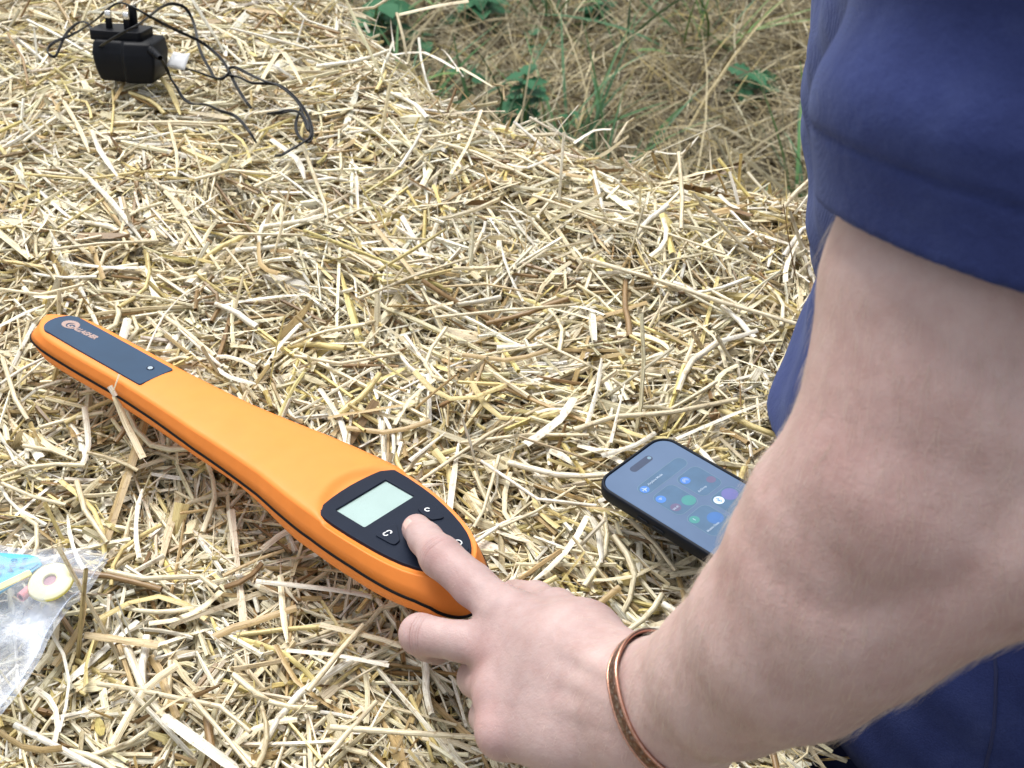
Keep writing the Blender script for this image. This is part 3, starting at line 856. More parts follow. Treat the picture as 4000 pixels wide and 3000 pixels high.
ST = [  # x top, half width top, x seam, half width seam, x bottom, half width bottom
 (-.3565, .0004, -.364, .0004, -.352, .0003), (-.3555, .006, -.3630, .0075, -.351, .005), (-.352, .0105, -.3595, .0135, -.348, .0085), (-.3455, .0155, -.352, .0185, -.343, .0135),
 (-.337, .019, -.341, .0213, -.335, .017), (-.325, .0212, -.327, .0228, -.325, .0190), (-.30, .0222, -.30, .0236, -.30, .0196), (-.27, .0222, -.27, .0236, -.27, .0196), (-.24, .0222, -.24, .0236, -.24, .0196),
 (-.20, .0236, -.20, .0252, -.20, .021), (-.17, .0252, -.17, .0270, -.17, .0225), (-.14, .0272, -.14, .0292, -.14, .0245), (-.11, .0300, -.11, .0322, -.11, .027), (-.08, .0336, -.08, .0360, -.08, .031),
 (-.055, .0370, -.055, .0396, -.055, .0345), (-.03, .0396, -.03, .0423, -.03, .037), (-.005, .0405, -.005, .0433, -.005, .0378), (.02, .0392, .022, .0423, .02, .0368), (.04, .0362, .044, .0398, .04, .0345),
 (.057, .0318, .063, .0360, .056, .0305), (.069, .0262, .077, .0310, .069, .026), (.077, .0195, .087, .0250, .079, .021), (.0825, .0115, .094, .0165, .0865, .0135), (.0845, .0055, .0975, .0085, .0905, .007), (.0850, .0004, .0985, .0004, .092, .0004)]
ST = np.array(ST)
tt = np.arange(len(ST)); tf = np.linspace(0, len(ST) - 1, 121)
STF = catmull(ST, 14)
def ycen(x): return np.interp(x, XC, YC)
def seam_z(x): return np.interp(x, [-.36, -.2, -.1, -.03, .072, .082, .10], [-.0125, -.0135, -.0165, -.0190, -.0185, -.0205, -.0315])
def brow(x, y):
    """the sunk platform that holds the keypad: a curved step behind it"""
    xa = -.0365 + .0155 * (abs(y) / .034) ** 2.2
    return -.0030 * np.clip((x - xa) / .0065, 0, 1) ** 1.0 * (1 if xa < .2 else 0)
def rings(P0):
    xt, at, xs, bs, xb, cb = P0
    zs = float(seam_z(xs)); zb = float(reader_zb(xb)) if xb < .06 else float(np.interp(xb, [.06, .095], [-.036, -.034]))
    ring = []
    nt = 18
    edge_r = min(.0045, at * .45)
    for i in range(nt + 1):
        q = -1 + 2 * i / nt
        y = at * math.copysign(abs(q) ** .9, q)
        x = xt
        crown = .0022 * (1 - q * q) + (-.0008 * abs(q) ** 16)
        if abs(xt + .2) > .5: crown = 0
        z = crown * 1.0 + (brow(x, y) if at > .03 or x > 0 else 0) - (.0013 if x > -.0 and 0 else 0)
        if x > -.03: z -= .0020 * (1 - q * q) * min(1, (x + .03) / .02)
        ring.append((x, y, z))
    def sidepts(sg):
        o = []
        for f, bl in ((.06, .0), (.14, .0), (.55, .0)):
            o.append((xt + (xs - xt) * f, sg * (at + (bs - at) * (f ** .8)), (zs + .0011) * f - .0016 * (1 - f)))
        o.append((xs, sg * bs, zs + .0011))
        o.append((xs, sg * max(bs - .0016, 0), zs + .0005))
        o.append((xs, sg * max(bs - .0016, 0), zs - .0005))
        o.append((xs, sg * bs, zs - .0011))
        for f in (.35, .7):
            o.append((xs + (xb - xs) * f, sg * (bs + (cb - bs) * f ** 1.6), (zs - .0011) + (zb - zs + .0011) * f))
        o.append((xb, sg * cb, zb + .0022)); o.append((xb, sg * cb * .88, zb + .0004)); o.append((xb, sg * cb * .5, zb))
        return o
    ring += sidepts(1)
    ring.append((xb, 0, zb))
    ring += sidepts(-1)[::-1]
    return [(x, y + float(ycen(x)), z) for x, y, z in ring]
RG = np.array([rings(p) for p in STF])
nr, npn = RG.shape[:2]
i = np.arange(nr - 1)[:, None]; j = np.arange(npn)[None]
Fq = np.stack([i * npn + j, (i + 1) * npn + j, (i + 1) * npn + (j + 1) % npn, i * npn + (j + 1) % npn], -1).reshape(-1, 4)
me = from_np('body', RG.reshape(-1, 3), Fq)
o = mesh_obj('body', me, M_ORANGE, reader)
# gasket: dark strip lying in the groove round the whole body
gk = []
for sg in (1, -1):
    pts = []
    for p in STF:
        xs, bs = p[2], p[3]
        pts.append((xs, sg * max(bs - .0002, 0) + float(ycen(xs)), float(seam_z(xs))))
    gk.append(tube_np(np.array(pts), .00125, 6))
V, Fq = join_np(gk)
mesh_obj('seam', from_np('seam', V, Fq), M_SEAM, reader)
def top_z(x, y):
    at = np.interp(x, STF[:, 0], STF[:, 1]); q = min(1, abs(y - float(ycen(x))) / at)
    z = .0022 * (1 - q * q) + brow(x, y - float(ycen(x))) * (at > .03)
    if x > -.03: z -= .0020 * (1 - q * q) * min(1, (x + .03) / .02)
    return z
# label strip on the grip
def L(u, v, z=0.0): return to_local(RD_R, RD_T, u, v, z)
yc = float(ycen(-.28))
out = round_poly([(-.3475, yc - .0162 - .001), (-.2225, yc - .0162 + .0012), (-.2225, yc + .0162 + .0012), (-.3475, yc + .0162 - .001)], .002, 3)
gp_o = [(-.2225, yc - .0152), (-.2225, yc + .0165), (-.26, yc + .0158), (-.30, yc + .0150), (-.332, yc + .0140)]
for a in range(80, 281, 20):
    gp_o.append((-.3345 + .0130 * math.cos(R(a)), yc - .0018 + .0158 * math.sin(R(a))))
gp_o += [(-.332, yc - .0172), (-.30, yc - .0170), (-.26, yc - .0160)]
gp_o = round_poly(gp_o, .0022, 4)
me = plate_mesh('grip_label', gp_o, .0024, .0003)
mesh_obj('grip_label', me, M_GRIP, reader, Matrix.Translation((0, 0, .0001)))
GLZ = .0026
# print on it: mane emblem and name
p0 = L(276, 1278); p1 = L(397, 1325)
ctr = Vector((float(p0[0]) + .002, float(p0[1]), GLZ))
mane = []
for k_ in range(44):
    a = 2 * math.pi * k_ / 44
    rr = .0068 * (1 + .10 * math.cos(2 * a - .6) + .09 * (k_ % 2))
    mane.append((rr * math.cos(a), rr * .92 * math.sin(a)))
em = mesh_obj('emblem', plate_mesh('emblem', mane, .0001, 0, [circle(.0012, -.0008, .0043, 24, .0036)]), M_COPPER_PRINT, reader, Matrix.Translation(ctr - Vector((.0015, 0, 0))))
ang = math.atan2(p1[1] - p0[1], p1[0] - p0[0])
gl = text_mesh('lettering', 'G', .0085, .00005, .15, .00028)
mesh_obj('lettering', gl, M_COPPER_PRINT, reader, Matrix.Translation(ctr + Vector((-.0034, -.0008, 0))) , False)
gl = text_mesh('lettering', 'ALLAGHER', .0066, .00005, .22, .00030, spacing=.93)
dx = max(v.co.x for v in gl.vertices)
want = float(np.hypot(p1[0] - ctr.x - .004, p1[1] - ctr.y))
gl.transform(Matrix.Diagonal((want / dx, 1.0, 1, 1)))
mesh_obj('lettering', gl, M_COPPER_PRINT, reader, Matrix.Translation(ctr + Vector((.0036, -.0012, 0))) @ Matrix.Rotation(ang * .5, 4, 'Z'), False)
pl = L(588, 1449)
mesh_obj('status_light', mesh_xform(plate_mesh('status_light', circle(0, 0, .0021, 20), .0006, .0002), Matrix.Translation((float(pl[0]), float(pl[1]), GLZ - .0002))), simple('clear_lens', (.30, .38, .46), .08, bump=0, spec=1), reader)
mesh_obj('light_ring', plate_mesh('light_ring', circle(0, 0, .0030, 24), .0003, .0001, [circle(0, 0, .0022, 24)]), M_NAVY, reader, Matrix.Translation((float(pl[0]), float(pl[1]), GLZ - .0001)))
# keypad panel
PB = -.0040
def a_at(x): return float(np.interp(x, STF[:, 0], STF[:, 1]))
po = []
for k_ in range(9):
    q = -1 + 2 * k_ / 8
    y = q * .0362
    po.append((-.0265 + .0045 * abs(q) ** 2, y + float(ycen(-.02))))
for x in (-.005, .010, .022, .034, .045, .055, .064, .071, .0765, .0795):
    po.append((x, (a_at(x) - .0036) + float(ycen(x))))
po.append((.081, float(ycen(.081))))
for x in (.0795, .0765, .071, .064, .055, .045, .034, .022, .010, -.005):
    po.append((x, -(a_at(x) - .0036) + float(ycen(x))))
po = po[::-1]
po = round_poly(po, .0012, 3)
lcd = [tuple(L(*p, -.0010)) for p in ((1311, 1986), (1516, 1877), (1621, 1944), (1412, 2060))]
lc = np.array(lcd).mean(0); lw = .5 * (np.linalg.norm(np.subtract(lcd[1], lcd[0])) + np.linalg.norm(np.subtract(lcd[2], lcd[3]))); lh = .5 * (np.linalg.norm(np.subtract(lcd[2], lcd[1])) + np.linalg.norm(np.subtract(lcd[3], lcd[0])))
win = rrect(float(lc[0]), float(lc[1]), lh, lw, .0008, 3)
PT = .0034
panel = mesh_obj('keypad_panel', plate_mesh('keypad_panel', po, PT, .0005, [win], 2), M_NAVY, reader, Matrix.Translation((0, 0, PB)))
PZ_ = PB + PT          # top of the panel
dsp = mesh_obj('display', plate_mesh('display', rrect(float(lc[0]), float(lc[1]), lh + .002, lw + .002, .001, 3), .0008, 0), M_LCD, reader, Matrix.Translation((0, 0, -.0029)), False)
mesh_obj('display_cover', plate_mesh('display_cover', rrect(float(lc[0]), float(lc[1]), lh + .0016, lw + .0016, .001, 3), .0003, 0), None, reader, Matrix.Translation((0, 0, -.0016)), False)
t = NT('clear_window'); t.b.inputs['Base Color'].default_value = (.9, .93, .95, 1); t.b.inputs['Roughness'].default_value = .12
tr = t.n('BsdfTransparent'); gl_ = t.n('BsdfGlossy'); gl_.inputs['Roughness'].default_value = .12
mx = t.n('MixShader'); mx.inputs[0].default_value = .03; t.l(tr.outputs[0], mx.inputs[1]); t.l(gl_.outputs[0], mx.inputs[2]); t.l(mx.outputs[0], t.out.inputs[0])
bpy.data.objects['display_cover'].data.materials.append(t.m)
def key(pts, h=.0011, r=.0018):
    P_ = [tuple(L(1100 + x / 2.37, 1750 + y / 2.37)) for x, y in pts]
    a2 = sum(P_[k_][0] * P_[(k_ + 1) % len(P_)][1] - P_[(k_ + 1) % len(P_)][0] * P_[k_][1] for k_ in range(len(P_)))
    if a2 < 0: P_ = P_[::-1]
    return mesh_obj('key', plate_mesh('key', round_poly(P_, r, 4), h, .0003), M_NAVY, reader, Matrix.Translation((0, 0, PZ_ - .0001)))
KZ = PZ_ + .00105
k1 = key([(1255, 560), (1335, 512), (1400, 520), (1505, 640), (1480, 656), (1390, 668), (1300, 610)])
k2 = key([(865, 808), (1000, 720), (1062, 700), (1095, 860), (1050, 898), (1005, 885)])
k3 = key([(1110, 690), (1200, 620), (1310, 640), (1370, 760), (1250, 880), (1130, 840)], .0008)
k4 = key([(1560, 850), (1660, 830), (1740, 930), (1660, 1010), (1560, 950)], .0008)
# marks on the keys
g = L(1100 + 1350 / 2.37, 1750 + 575 / 2.37)
arc = [(.0021 * math.cos(a), .0021 * math.sin(a)) for a in np.linspace(R(40), R(320), 22)] + [(.0013 * math.cos(a), .0013 * math.sin(a)) for a in np.linspace(R(320), R(40), 22)]
ydir = np.array(lcd[1]) - np.array(lcd[0]); kang = math.atan2(ydir[1], ydir[0])
mesh_obj('key_mark', plate_mesh('key_mark', arc, .0001, 0), M_PRINT, k1, Matrix.Translation((float(g[0]), float(g[1]), KZ - PZ_ + .0001)) @ Matrix.Rotation(kang - R(45), 4, 'Z'), False)
g = L(1100 + 980 / 2.37, 1750 + 792 / 2.37)
def hook(sg):
    o = []
    W_, Hh, th = .0032, .0030, .0008
    path = [(sg * -.0003, Hh / 2), (sg * -(W_ - .0012), Hh / 2)]
    for a in range(90, 271, 30):
        path.append((sg * -(W_ - .0015) + sg * .0015 * math.cos(R(a)), .0015 * math.sin(R(a))))
    path += [(sg * -.0010, -Hh / 2)]
    L_, R_ = [], []
    for i_, p in enumerate(path):
        a = Vector(path[max(0, i_ - 1)]); b = Vector(path[min(len(path) - 1, i_ + 1)])
        d = (b - a).normalized(); nn = Vector((-d.y, d.x)) * th / 2
        L_.append((p[0] + nn.x, p[1] + nn.y)); R_.append((p[0] - nn.x, p[1] - nn.y))
    return L_ + R_[::-1]
for sg in (1, -1):
    me = plate_mesh('key_mark', hook(sg), .0001, 0)
    if sg == -1: me.transform(Matrix.Rotation(math.pi, 4, 'Z') @ Matrix.Diagonal((-1, 1, 1, 1)) @ Matrix.Rotation(0, 4, 'Z')) if False else None
    mesh_obj('key_mark', me, M_PRINT, k2, Matrix.Translation((float(g[0]), float(g[1]), KZ - PZ_ + .0001)) @ Matrix.Rotation(kang, 4, 'Z'), False)
g = L(1788, 2120)
mesh_obj('key_mark', plate_mesh('key_mark', circle(0, 0, .0030, 28), .0001, 0, [circle(0, 0, .0022, 28)]), M_PRINT, k4, Matrix.Translation((float(g[0]), float(g[1]), KZ - PZ_ - .0002)), False)

# ------------------------------------------------------------------ the phone
M_CASE = simple('dark_case', (.004, .007, .014), .5, bump=.2, bscale=1500, spec=.18)
phone = empty('smartphone', frame_matrix(PH_R, PH_T), 'black-cased smartphone lying face up on the straw with its control tiles showing', 'phone')
PW_, PL_, PD_ = .0765, .157, .0115
def lofted(outline_fn, zs, ins):
    V, Fq = [], []
    for z, d in zip(zs, ins):
        V += [(x, y, z) for x, y in outline_fn(d)]
    n_ = len(outline_fn(0))
    for i_ in range(len(zs) - 1):
        for j_ in range(n_):
            Fq.append((i_ * n_ + j_, i_ * n_ + (j_ + 1) % n_, (i_ + 1) * n_ + (j_ + 1) % n_, (i_ + 1) * n_ + j_))
    return np.array(V), np.array(Fq), n_
fn = lambda d: rrect(0, -PL_ / 2, PW_ - 2 * d, PL_ - 2 * d, .0145 - d, 8)
V, Fq, n_ = lofted(fn, [-PD_, -PD_, -PD_ + .0008, -PD_ + .0028, -.0024, -.0006, 0, -.0001, -.0014], [.03, .0030, .0011, 0, 0, .0004, .0013, .0024, .0028])
me = from_np('case', V, Fq)
bm = bmesh.new(); bm.from_mesh(me); bm.verts.ensure_lookup_table(); bm.faces.new([bm.verts[i_] for i_ in range(n_)][::-1]); bm.to_mesh(me); bm.free()
mesh_obj('case', me, M_CASE, phone)
t = NT('phone_glass')
f = t.noise(22, 3, .5)
c = t.ramp(f, [(.3, (.042, .072, .130)), (.7, (.054, .088, .152))])
t.l(c, t.b.inputs['Base Color']); t.b.inputs['Roughness'].default_value = .12; t.b.inputs['Specular IOR Level'].default_value = .55
t.l(c, t.b.inputs['Emission Color']); t.b.inputs['Emission Strength'].default_value = .75
M_GLASS = t.m
scr = mesh_obj('screen', plate_mesh('screen', rrect(0, -PL_ / 2, PW_ - .0056, PL_ - .0056, .0118, 8), .0012, .0002), M_GLASS, phone, Matrix.Translation((0, 0, -.0021)))
SZ = -.0009 + .0021     # surface of the glass in the screen's frame
def tile_mat(name, col, e=.32):
    return simple(name, tuple(c_ * .62 for c_ in col), .12, var=.12, vscale=70, bump=0, spec=.55, emit=col, es=e * .5)
M_TILE = tile_mat('screen_tile', (.075, .16, .28)); M_TBLUE = tile_mat('screen_blue', (.06, .20, .60), .6)
M_TGRN = tile_mat('screen_green', (.06, .28, .28), .4); M_TRED = tile_mat('screen_red', (.15, .13, .25), .3); M_TWHT = tile_mat('screen_white', (.42, .52, .66), .5)
M_TDK = tile_mat('screen_dark', (.045, .07, .14), .12); M_TEDGE = tile_mat('screen_edge', (.16, .27, .36), .3); M_TDEEP = tile_mat('screen_deep_blue', (.05, .16, .42), .45)
MM = .001
def scr_shape(name, out, mat, lay, par=scr, holes=()):
    return mesh_obj(name, plate_mesh(name, [(x * MM, y * MM) for x, y in out], .00002, 0, [[(x * MM, y * MM) for x, y in h] for h in holes]), mat, par, Matrix.Translation((0, 0, SZ + lay * .00003)), False)
def scr_text(s, x, y, size, lay=6, mat=None, par=scr, cent='LEFT'):
    return mesh_obj('lettering', text_mesh('lettering', s, size * MM, .00001, 0, .00004, cent), mat or M_TWHT, par, Matrix.Translation((x * MM, y * MM, SZ + lay * .00003)), False)
scr_shape('camera_bar', rrect(1.5, -11.3, 22, 6.2, 3.05, 6), M_TDK, 0)
scr_shape('camera_lens', circle(10.3, -11.3, 1.5), tile_mat('lens_glint', (.22, .36, .48), .3), 1)
def tile(x0, y0, x1, y1, r, glow=None):
    cx, cy, w, h = (x0 + x1) / 2, (y0 + y1) / 2, x1 - x0, y0 - y1
    tl = scr_shape('control_tile', rrect(cx, cy, w, h, r, 6), M_TILE, 1)
    scr_shape('tile_rim', rrect(cx, cy, w, h, r, 6), M_TEDGE, 2, scr, [rrect(cx, cy, w - .6, h - .6, r - .3, 6)])
    for (gx_, gy_, gr, gm) in (glow or []):
        scr_shape('tile_glow', circle(gx_, gy_, gr, 26, gr * .95), gm, 2)
    return tl
tile(-22.5, -25.2, 26.5, -36.4, 5.4)
tile(-22.5, -39.8, .2, -67.0, 5.5, [(-5.2, -60.6, 5.3, M_TGRN), (-17.0, -58.6, 4.0, M_TRED)])
tile(3.8, -39.8, 27.0, -67.0, 5.5, [(22.5, -58.5, 3.6, M_TRED)])
tile(-22.5, -70.2, .2, -97.0, 5.5, [(-6.5, -85, 6.0, M_TDEEP)])
tile(3.8, -70.2, 27.0, -97.0, 5.5, [(19.5, -77.5, 6.2, tile_mat('screen_violet', (.15, .16, .42), .3))])
tile(-22.5, -100.5, .2, -128, 5.5); tile(3.8, -100.5, 27.0, -128, 5.5)
def icon(x, y, r, mat): return scr_shape('icon_disc', circle(x, y, r), mat, 3)
icon(-17.8, -31.0, 3.5, M_TBLUE); icon(-17.8, -45.8, 3.7, M_TBLUE); icon(9.2, -45.8, 3.7, M_TBLUE); icon(-17.8, -75.8, 3.7, M_TGRN); icon(9.2, -75.9, 3.9, tile_mat('screen_pale', (.55, .68, .85), .9))
pln = [(0, 2.4), (.4, 1.8), (.4, .7), (2.3, -.5), (2.3, -1.0), (.4, -.4), (.3, -1.6), (.9, -2.0), (.9, -2.3), (0, -2.1)]
pln = pln + [(-x, y) for x, y in pln[-2:0:-1]]
scr_shape('icon_mark', [(-17.8 + y, -31 + x) for x, y in pln][::-1], M_TWHT, 5)
for r0 in (.5, 1.2, 2.0):
    a_ = np.linspace(R(50), R(130), 8)
    pts = [((r0 + .4) * math.cos(a), (r0 + .4) * math.sin(a)) for a in a_] + [(max(r0 - .0, .02) * math.cos(a), max(r0 - .0, .02) * math.sin(a)) for a in a_[::-1]]
    scr_shape('icon_mark', [(-17.8 + x, -46.9 + y) for x, y in pts], M_TWHT, 5)
    pts2 = [((r0 + .35) * math.cos(a), (r0 + .35) * math.sin(a)) for a in np.linspace(R(-40), R(220), 14)] + [(max(r0, .02) * math.cos(a), max(r0, .02) * math.sin(a)) for a in np.linspace(R(220), R(-40), 14)]
    scr_shape('icon_mark', [(9.2 + x, -46.0 + y) for x, y in pts2], M_TWHT, 5)
bt = [(-1.3, -1.1), (1.3, 1.1), (0, 2.4), (0, -2.4), (1.3, -1.1), (-1.3, 1.1)]
V, Fq = join_np([tube_np(np.array([(9.2 + a[0], -75.9 + a[1], 0), (9.2 + b[0], -75.9 + b[1], 0)]) * MM, .00022, 4, upv=(0, 0, 1)) for a, b in zip(bt[:-1], bt[1:])])
mesh_obj('icon_mark', from_np('icon_mark', V, Fq), M_TBLUE, scr, Matrix.Translation((0, 0, SZ + .00012)))
scr_shape('icon_mark', rrect(-17.8, -75.6, .5, 2.6, .2, 2), M_TWHT, 5)
scr_text('Airplane Mode', -12.6, -29.6, 2.6); scr_text('AirDrop', 6.0, -60.2, 2.5); scr_text('Wi-Fi', -20.3, -59.2, 2.5); scr_text('Mobile Data', -21.0, -89.6, 2.5)
for y0_, y1_ in ((-42, -52), (-56, -66)):
    mesh_obj('side_button', plate_mesh('side_button', rrect(0, 0, abs(y1_ - y0_) * MM, .0028, .0013, 4), .0009, .0002), M_CASE, phone,
             Matrix.Translation((-PW_ / 2 + .0001, (y0_ + y1_) / 2 * MM, -.0062)) @ Matrix.Rotation(R(-90), 4, 'Y') @ Matrix.Rotation(R(90), 4, 'Z'))

# ------------------------------------------------------------------ the power adapter
M_BLK = simple('black_plastic', (.004, .005, .008), .45, bump=.25, bscale=1400, spec=.16)
M_CABLE = simple('black_cable', (.006, .007, .009), .35, bump=0, spec=.3)
M_METAL = simple('bright_metal', (.75, .75, .74), .25, 1.0, bump=0)
M_PAPER = simple('white_tag', (.80, .82, .84), .6, var=.05)
ch_m = Matrix.Translation((-.408, 1.283, -.003)) @ Matrix.Rotation(R(-7), 4, 'Z') @ Matrix.Rotation(R(-15), 4, 'X')
charger = empty('power_adapter', ch_m, 'black three-pin plug adapter with its thin cable looped over the straw', 'power adapter')
def prism(sections, r=.004):
    """sections: (z, polygon) with equal counts"""
    V, Fq = [], []
    n_ = len(sections[0][1])
    for z, P_ in sections: V += [(x, y, z) for x, y in P_]
    for i_ in range(len(sections) - 1):
        for j_ in range(n_): Fq.append((i_ * n_ + j_, i_ * n_ + (j_ + 1) % n_, (i_ + 1) * n_ + (j_ + 1) % n_, (i_ + 1) * n_ + j_))
    bm = bmesh.new(); vs = [bm.verts.new(v) for v in V]
    for q_ in Fq: bm.faces.new([vs[a] for a in q_])
    bm.faces.new(vs[:n_][::-1]); bm.faces.new(vs[-n_:])
    me = bpy.data.meshes.new('body'); bm.to_mesh(me); bm.free()
    return me
def sc(P_, k, dx=0, dy=0): 
    c_ = np.mean(P_, 0); return [((x - c_[0]) * k + c_[0] + dx, (y - c_[1]) * k + c_[1] + dy) for x, y in P_]
plan = round_poly([(-.0355, -.018), (.000, -.0215), (.003, -.027), (.0355, -.024), (.0355, .022), (-.0355, .022)], .004, 4)
me = prism([(.000, sc(plan, .80, 0, .002)), (.002, sc(plan, .86, 0, .002)), (.012, sc(plan, .94, 0, .001)), (.030, plan), (.0305, sc(plan, .985)), (.040, sc(plan, .94, 0, .001)), (.043, sc(plan, .88, 0, .003))])
mesh_obj('body', me, M_BLK, charger)
fp = round_poly([(-.0385, -.012), (.019, -.0145), (.021, .022), (-.016, .026), (-.0385, .020)], .006, 5)
mesh_obj('pin_plate', mesh_xform(plate_mesh('pin_plate', fp, .0105, .0009), Matrix.Translation((0, 0, .0415))), M_BLK, charger)
def pin(x, y, h, w, d, sleeve):
    p = mesh_obj('pin', mesh_xform(plate_mesh('pin', rrect(x, y, w, d, .0006, 2), h, .0007), Matrix.Translation((0, 0, .0515))), M_BLK if sleeve else M_METAL, charger)
    mesh_obj('pin_tip', mesh_xform(plate_mesh('pin_tip', rrect(x, y, w + .0002, d + .0002, .0006, 2), h * .42, .0006), Matrix.Translation((0, 0, .0515 + h * .585))), M_METAL, p)
pin(-.0205, .002, .0185, .0064, .0042, True); pin(-.0005, .001, .0180, .0064, .0042, True)
mesh_obj('pin', mesh_xform(plate_mesh('pin', rrect(.0035, .010, .0082, .0045, .0008, 2), .0235, .0008), Matrix.Translation((0, 0, .0515))), M_BLK, charger)
inv = ch_m.inverted()
def c5(x, y, z):   # enlarged-crop pixel -> world point at height z
    return at_z(100 + x / 1.7015, y / 1.7015, z)
# strain relief, ribbed
a = np.array(inv @ Vector(at_depth(100 + 835 / 1.7015, 335 / 1.7015, 1.392))); b = np.array(inv @ Vector(at_depth(100 + 895 / 1.7015, 385 / 1.7015, 1.372)))
pp = a[None] + (b - a)[None] * np.linspace(0, 1, 15)[:, None]
V, Fq = tube_np(pp, np.where(np.arange(15) % 3 == 0, .0044, .0033) * np.linspace(1.15, .75, 15), 10)
mesh_obj('strain_relief', from_np('strain_relief', V, Fq), M_BLK, charger)
def cable(name, pts, rr=.00098, two=True):
    W_ = catmull([inv @ Vector(p) for p in pts], 8)
    T_ = np.gradient(W_, axis=0); T_ /= np.linalg.norm(T_, axis=1)[:, None] + 1e-9
    S_ = np.cross(T_, (0, 0, 1.)); S_ /= np.linalg.norm(S_, axis=1)[:, None] + 1e-9
    tw = np.linspace(0, 7, len(W_))[:, None]
    N_ = np.cross(S_, T_)
    off = (S_ * np.cos(tw) + N_ * np.sin(tw)) * rr * .8
    parts = [tube_np(W_ + off, rr, 6), tube_np(W_ - off, rr, 6)] if two else [tube_np(W_, rr, 6)]
    V, Fq = join_np(parts)
    return mesh_obj(name, from_np(name, V, Fq), M_CABLE, charger)
cable('cable', [at_depth(100 + 893 / 1.7015, 383 / 1.7015, 1.374), c5(930, 440, .022), c5(965, 520, .008), c5(1010, 590, .005), c5(1050, 655, .004), c5(1110, 690, .004), c5(1200, 695, .005), c5(1290, 735, .005), c5(1380, 765, .006), c5(1440, 815, .004), c5(1490, 880, .002), c5(1535, 950, -.006)])
cable('cable', [c5(1500, 720, .000), c5(1455, 660, .005), c5(1400, 570, .006), c5(1350, 470, .008), c5(1300, 390, .010), c5(1210, 310, .016), c5(1140, 265, .024), c5(1010, 205, .040), c5(900, 150, .058), c5(800, 95, .070), c5(700, 40, .076), c5(620, 20, .074), c5(540, 65, .062), c5(470, 130, .042), c5(380, 190, .022), c5(290, 240, .012), c5(200, 275, .008), c5(150, 320, .006), c5(155, 360, .005), c5(195, 375, .004), c5(225, 320, .006), c5(260, 240, .008), c5(300, 190, .012), c5(350, 152, .016), c5(400, 148, .018), c5(435, 190, .014), c5(465, 250, .010), c5(465, 310, .010)])
cable('cable', [c5(465, 300, .012), c5(480, 318, .030), c5(540, 280, .050), c5(640, 220, .064), c5(740, 170, .070), c5(820, 110, .060), c5(900, 50, .048), c5(970, 25, .040), c5(1050, 45, .034), c5(1100, 110, .024), c5(1130, 200, .016), c5(1150, 300, .010), c5(1180, 380, .007), c5(1225, 460, .006), c5(1260, 520, .005), c5(1310, 515, .006), c5(1350, 500, .009), c5(1420, 515, .008), c5(1500, 550, .007), c5(1600, 555, .006), c5(1680, 565, .006), c5(1750, 610, .006), c5(1810, 670, .006), c5(1860, 740, .007), c5(1895, 820, .006), c5(1905, 900, .006), c5(1880, 945, .005), c5(1830, 920, .004), c5(1800, 870, .004), c5(1800, 800, .003), c5(1830, 720, .002)])
cable('cable', [c5(1050, 455, .004), c5(1120, 470, .005), c5(1230, 510, .006), c5(1300, 525, .008), c5(1345, 490, .011), c5(1350, 455, .012), c5(1400, 450, .010), c5(1480, 490, .009), c5(1580, 535, .008), c5(1680, 570, .008), c5(1760, 630, .008), c5(1820, 700, .009), c5(1850, 770, .008), c5(1890, 850, .008), c5(1890, 910, .007), c5(1840, 950, .006), c5(1770, 990, .005), c5(1700, 1030, .002), c5(1660, 1035, -.004)])
cable('cable', [c5(1610, 755, .002), c5(1680, 750, .005), c5(1760, 735, .007), c5(1820, 750, .008), c5(1860, 810, .009), c5(1880, 870, .008)], .0012)
# white tag folded round the cable
P4 = [np.array(inv @ Vector(c5(*p, z))) for p, z in (((930, 440), .006), ((985, 342), .018), ((1092, 352), .018), ((1055, 468), .005))]
bm = bmesh.new()
rows = []
for i_ in range(7):
    r_ = []
    for j_ in range(7):
        s_, q_ = i_ / 6, j_ / 6
        p = (P4[0] * (1 - s_) + P4[3] * s_) * (1 - q_) + (P4[1] * (1 - s_) + P4[2] * s_) * q_
        p = p + np.array([0, 0, .0015 * math.sin(s_ * 3.1) * math.sin(q_ * 5)])
        r_.append(bm.verts.new(p))
    rows.append(r_)
for i_ in range(6):
    for j_ in range(6): bm.faces.new((rows[i_][j_], rows[i_ + 1][j_], rows[i_ + 1][j_ + 1], rows[i_][j_ + 1]))
me = bpy.data.meshes.new('cable_tag'); bm.to_mesh(me); bm.free()
o = mesh_obj('cable_tag', me, M_PAPER, charger)
sm = o.modifiers.new('thickness', 'SOLIDIFY'); sm.thickness = .0006
# barrel plug in front of the adapter
a = np.array(inv @ Vector(at_z(410, 281, .006))); b = np.array(inv @ Vector(at_z(437, 282, .006))); c_ = np.array(inv @ Vector(at_z(500, 290, .006)))
V, Fq = tube_np(np.array([a, a, b]), [.0001, .0034, .0034], 12); mesh_obj('plug_tip', from_np('plug_tip', V, Fq), M_METAL, charger)
V, Fq = tube_np(np.array([b, b, c_]), [.0001, .0050, .0046], 12); mesh_obj('plug_sleeve', from_np('plug_sleeve', V, Fq), M_BLK, charger)

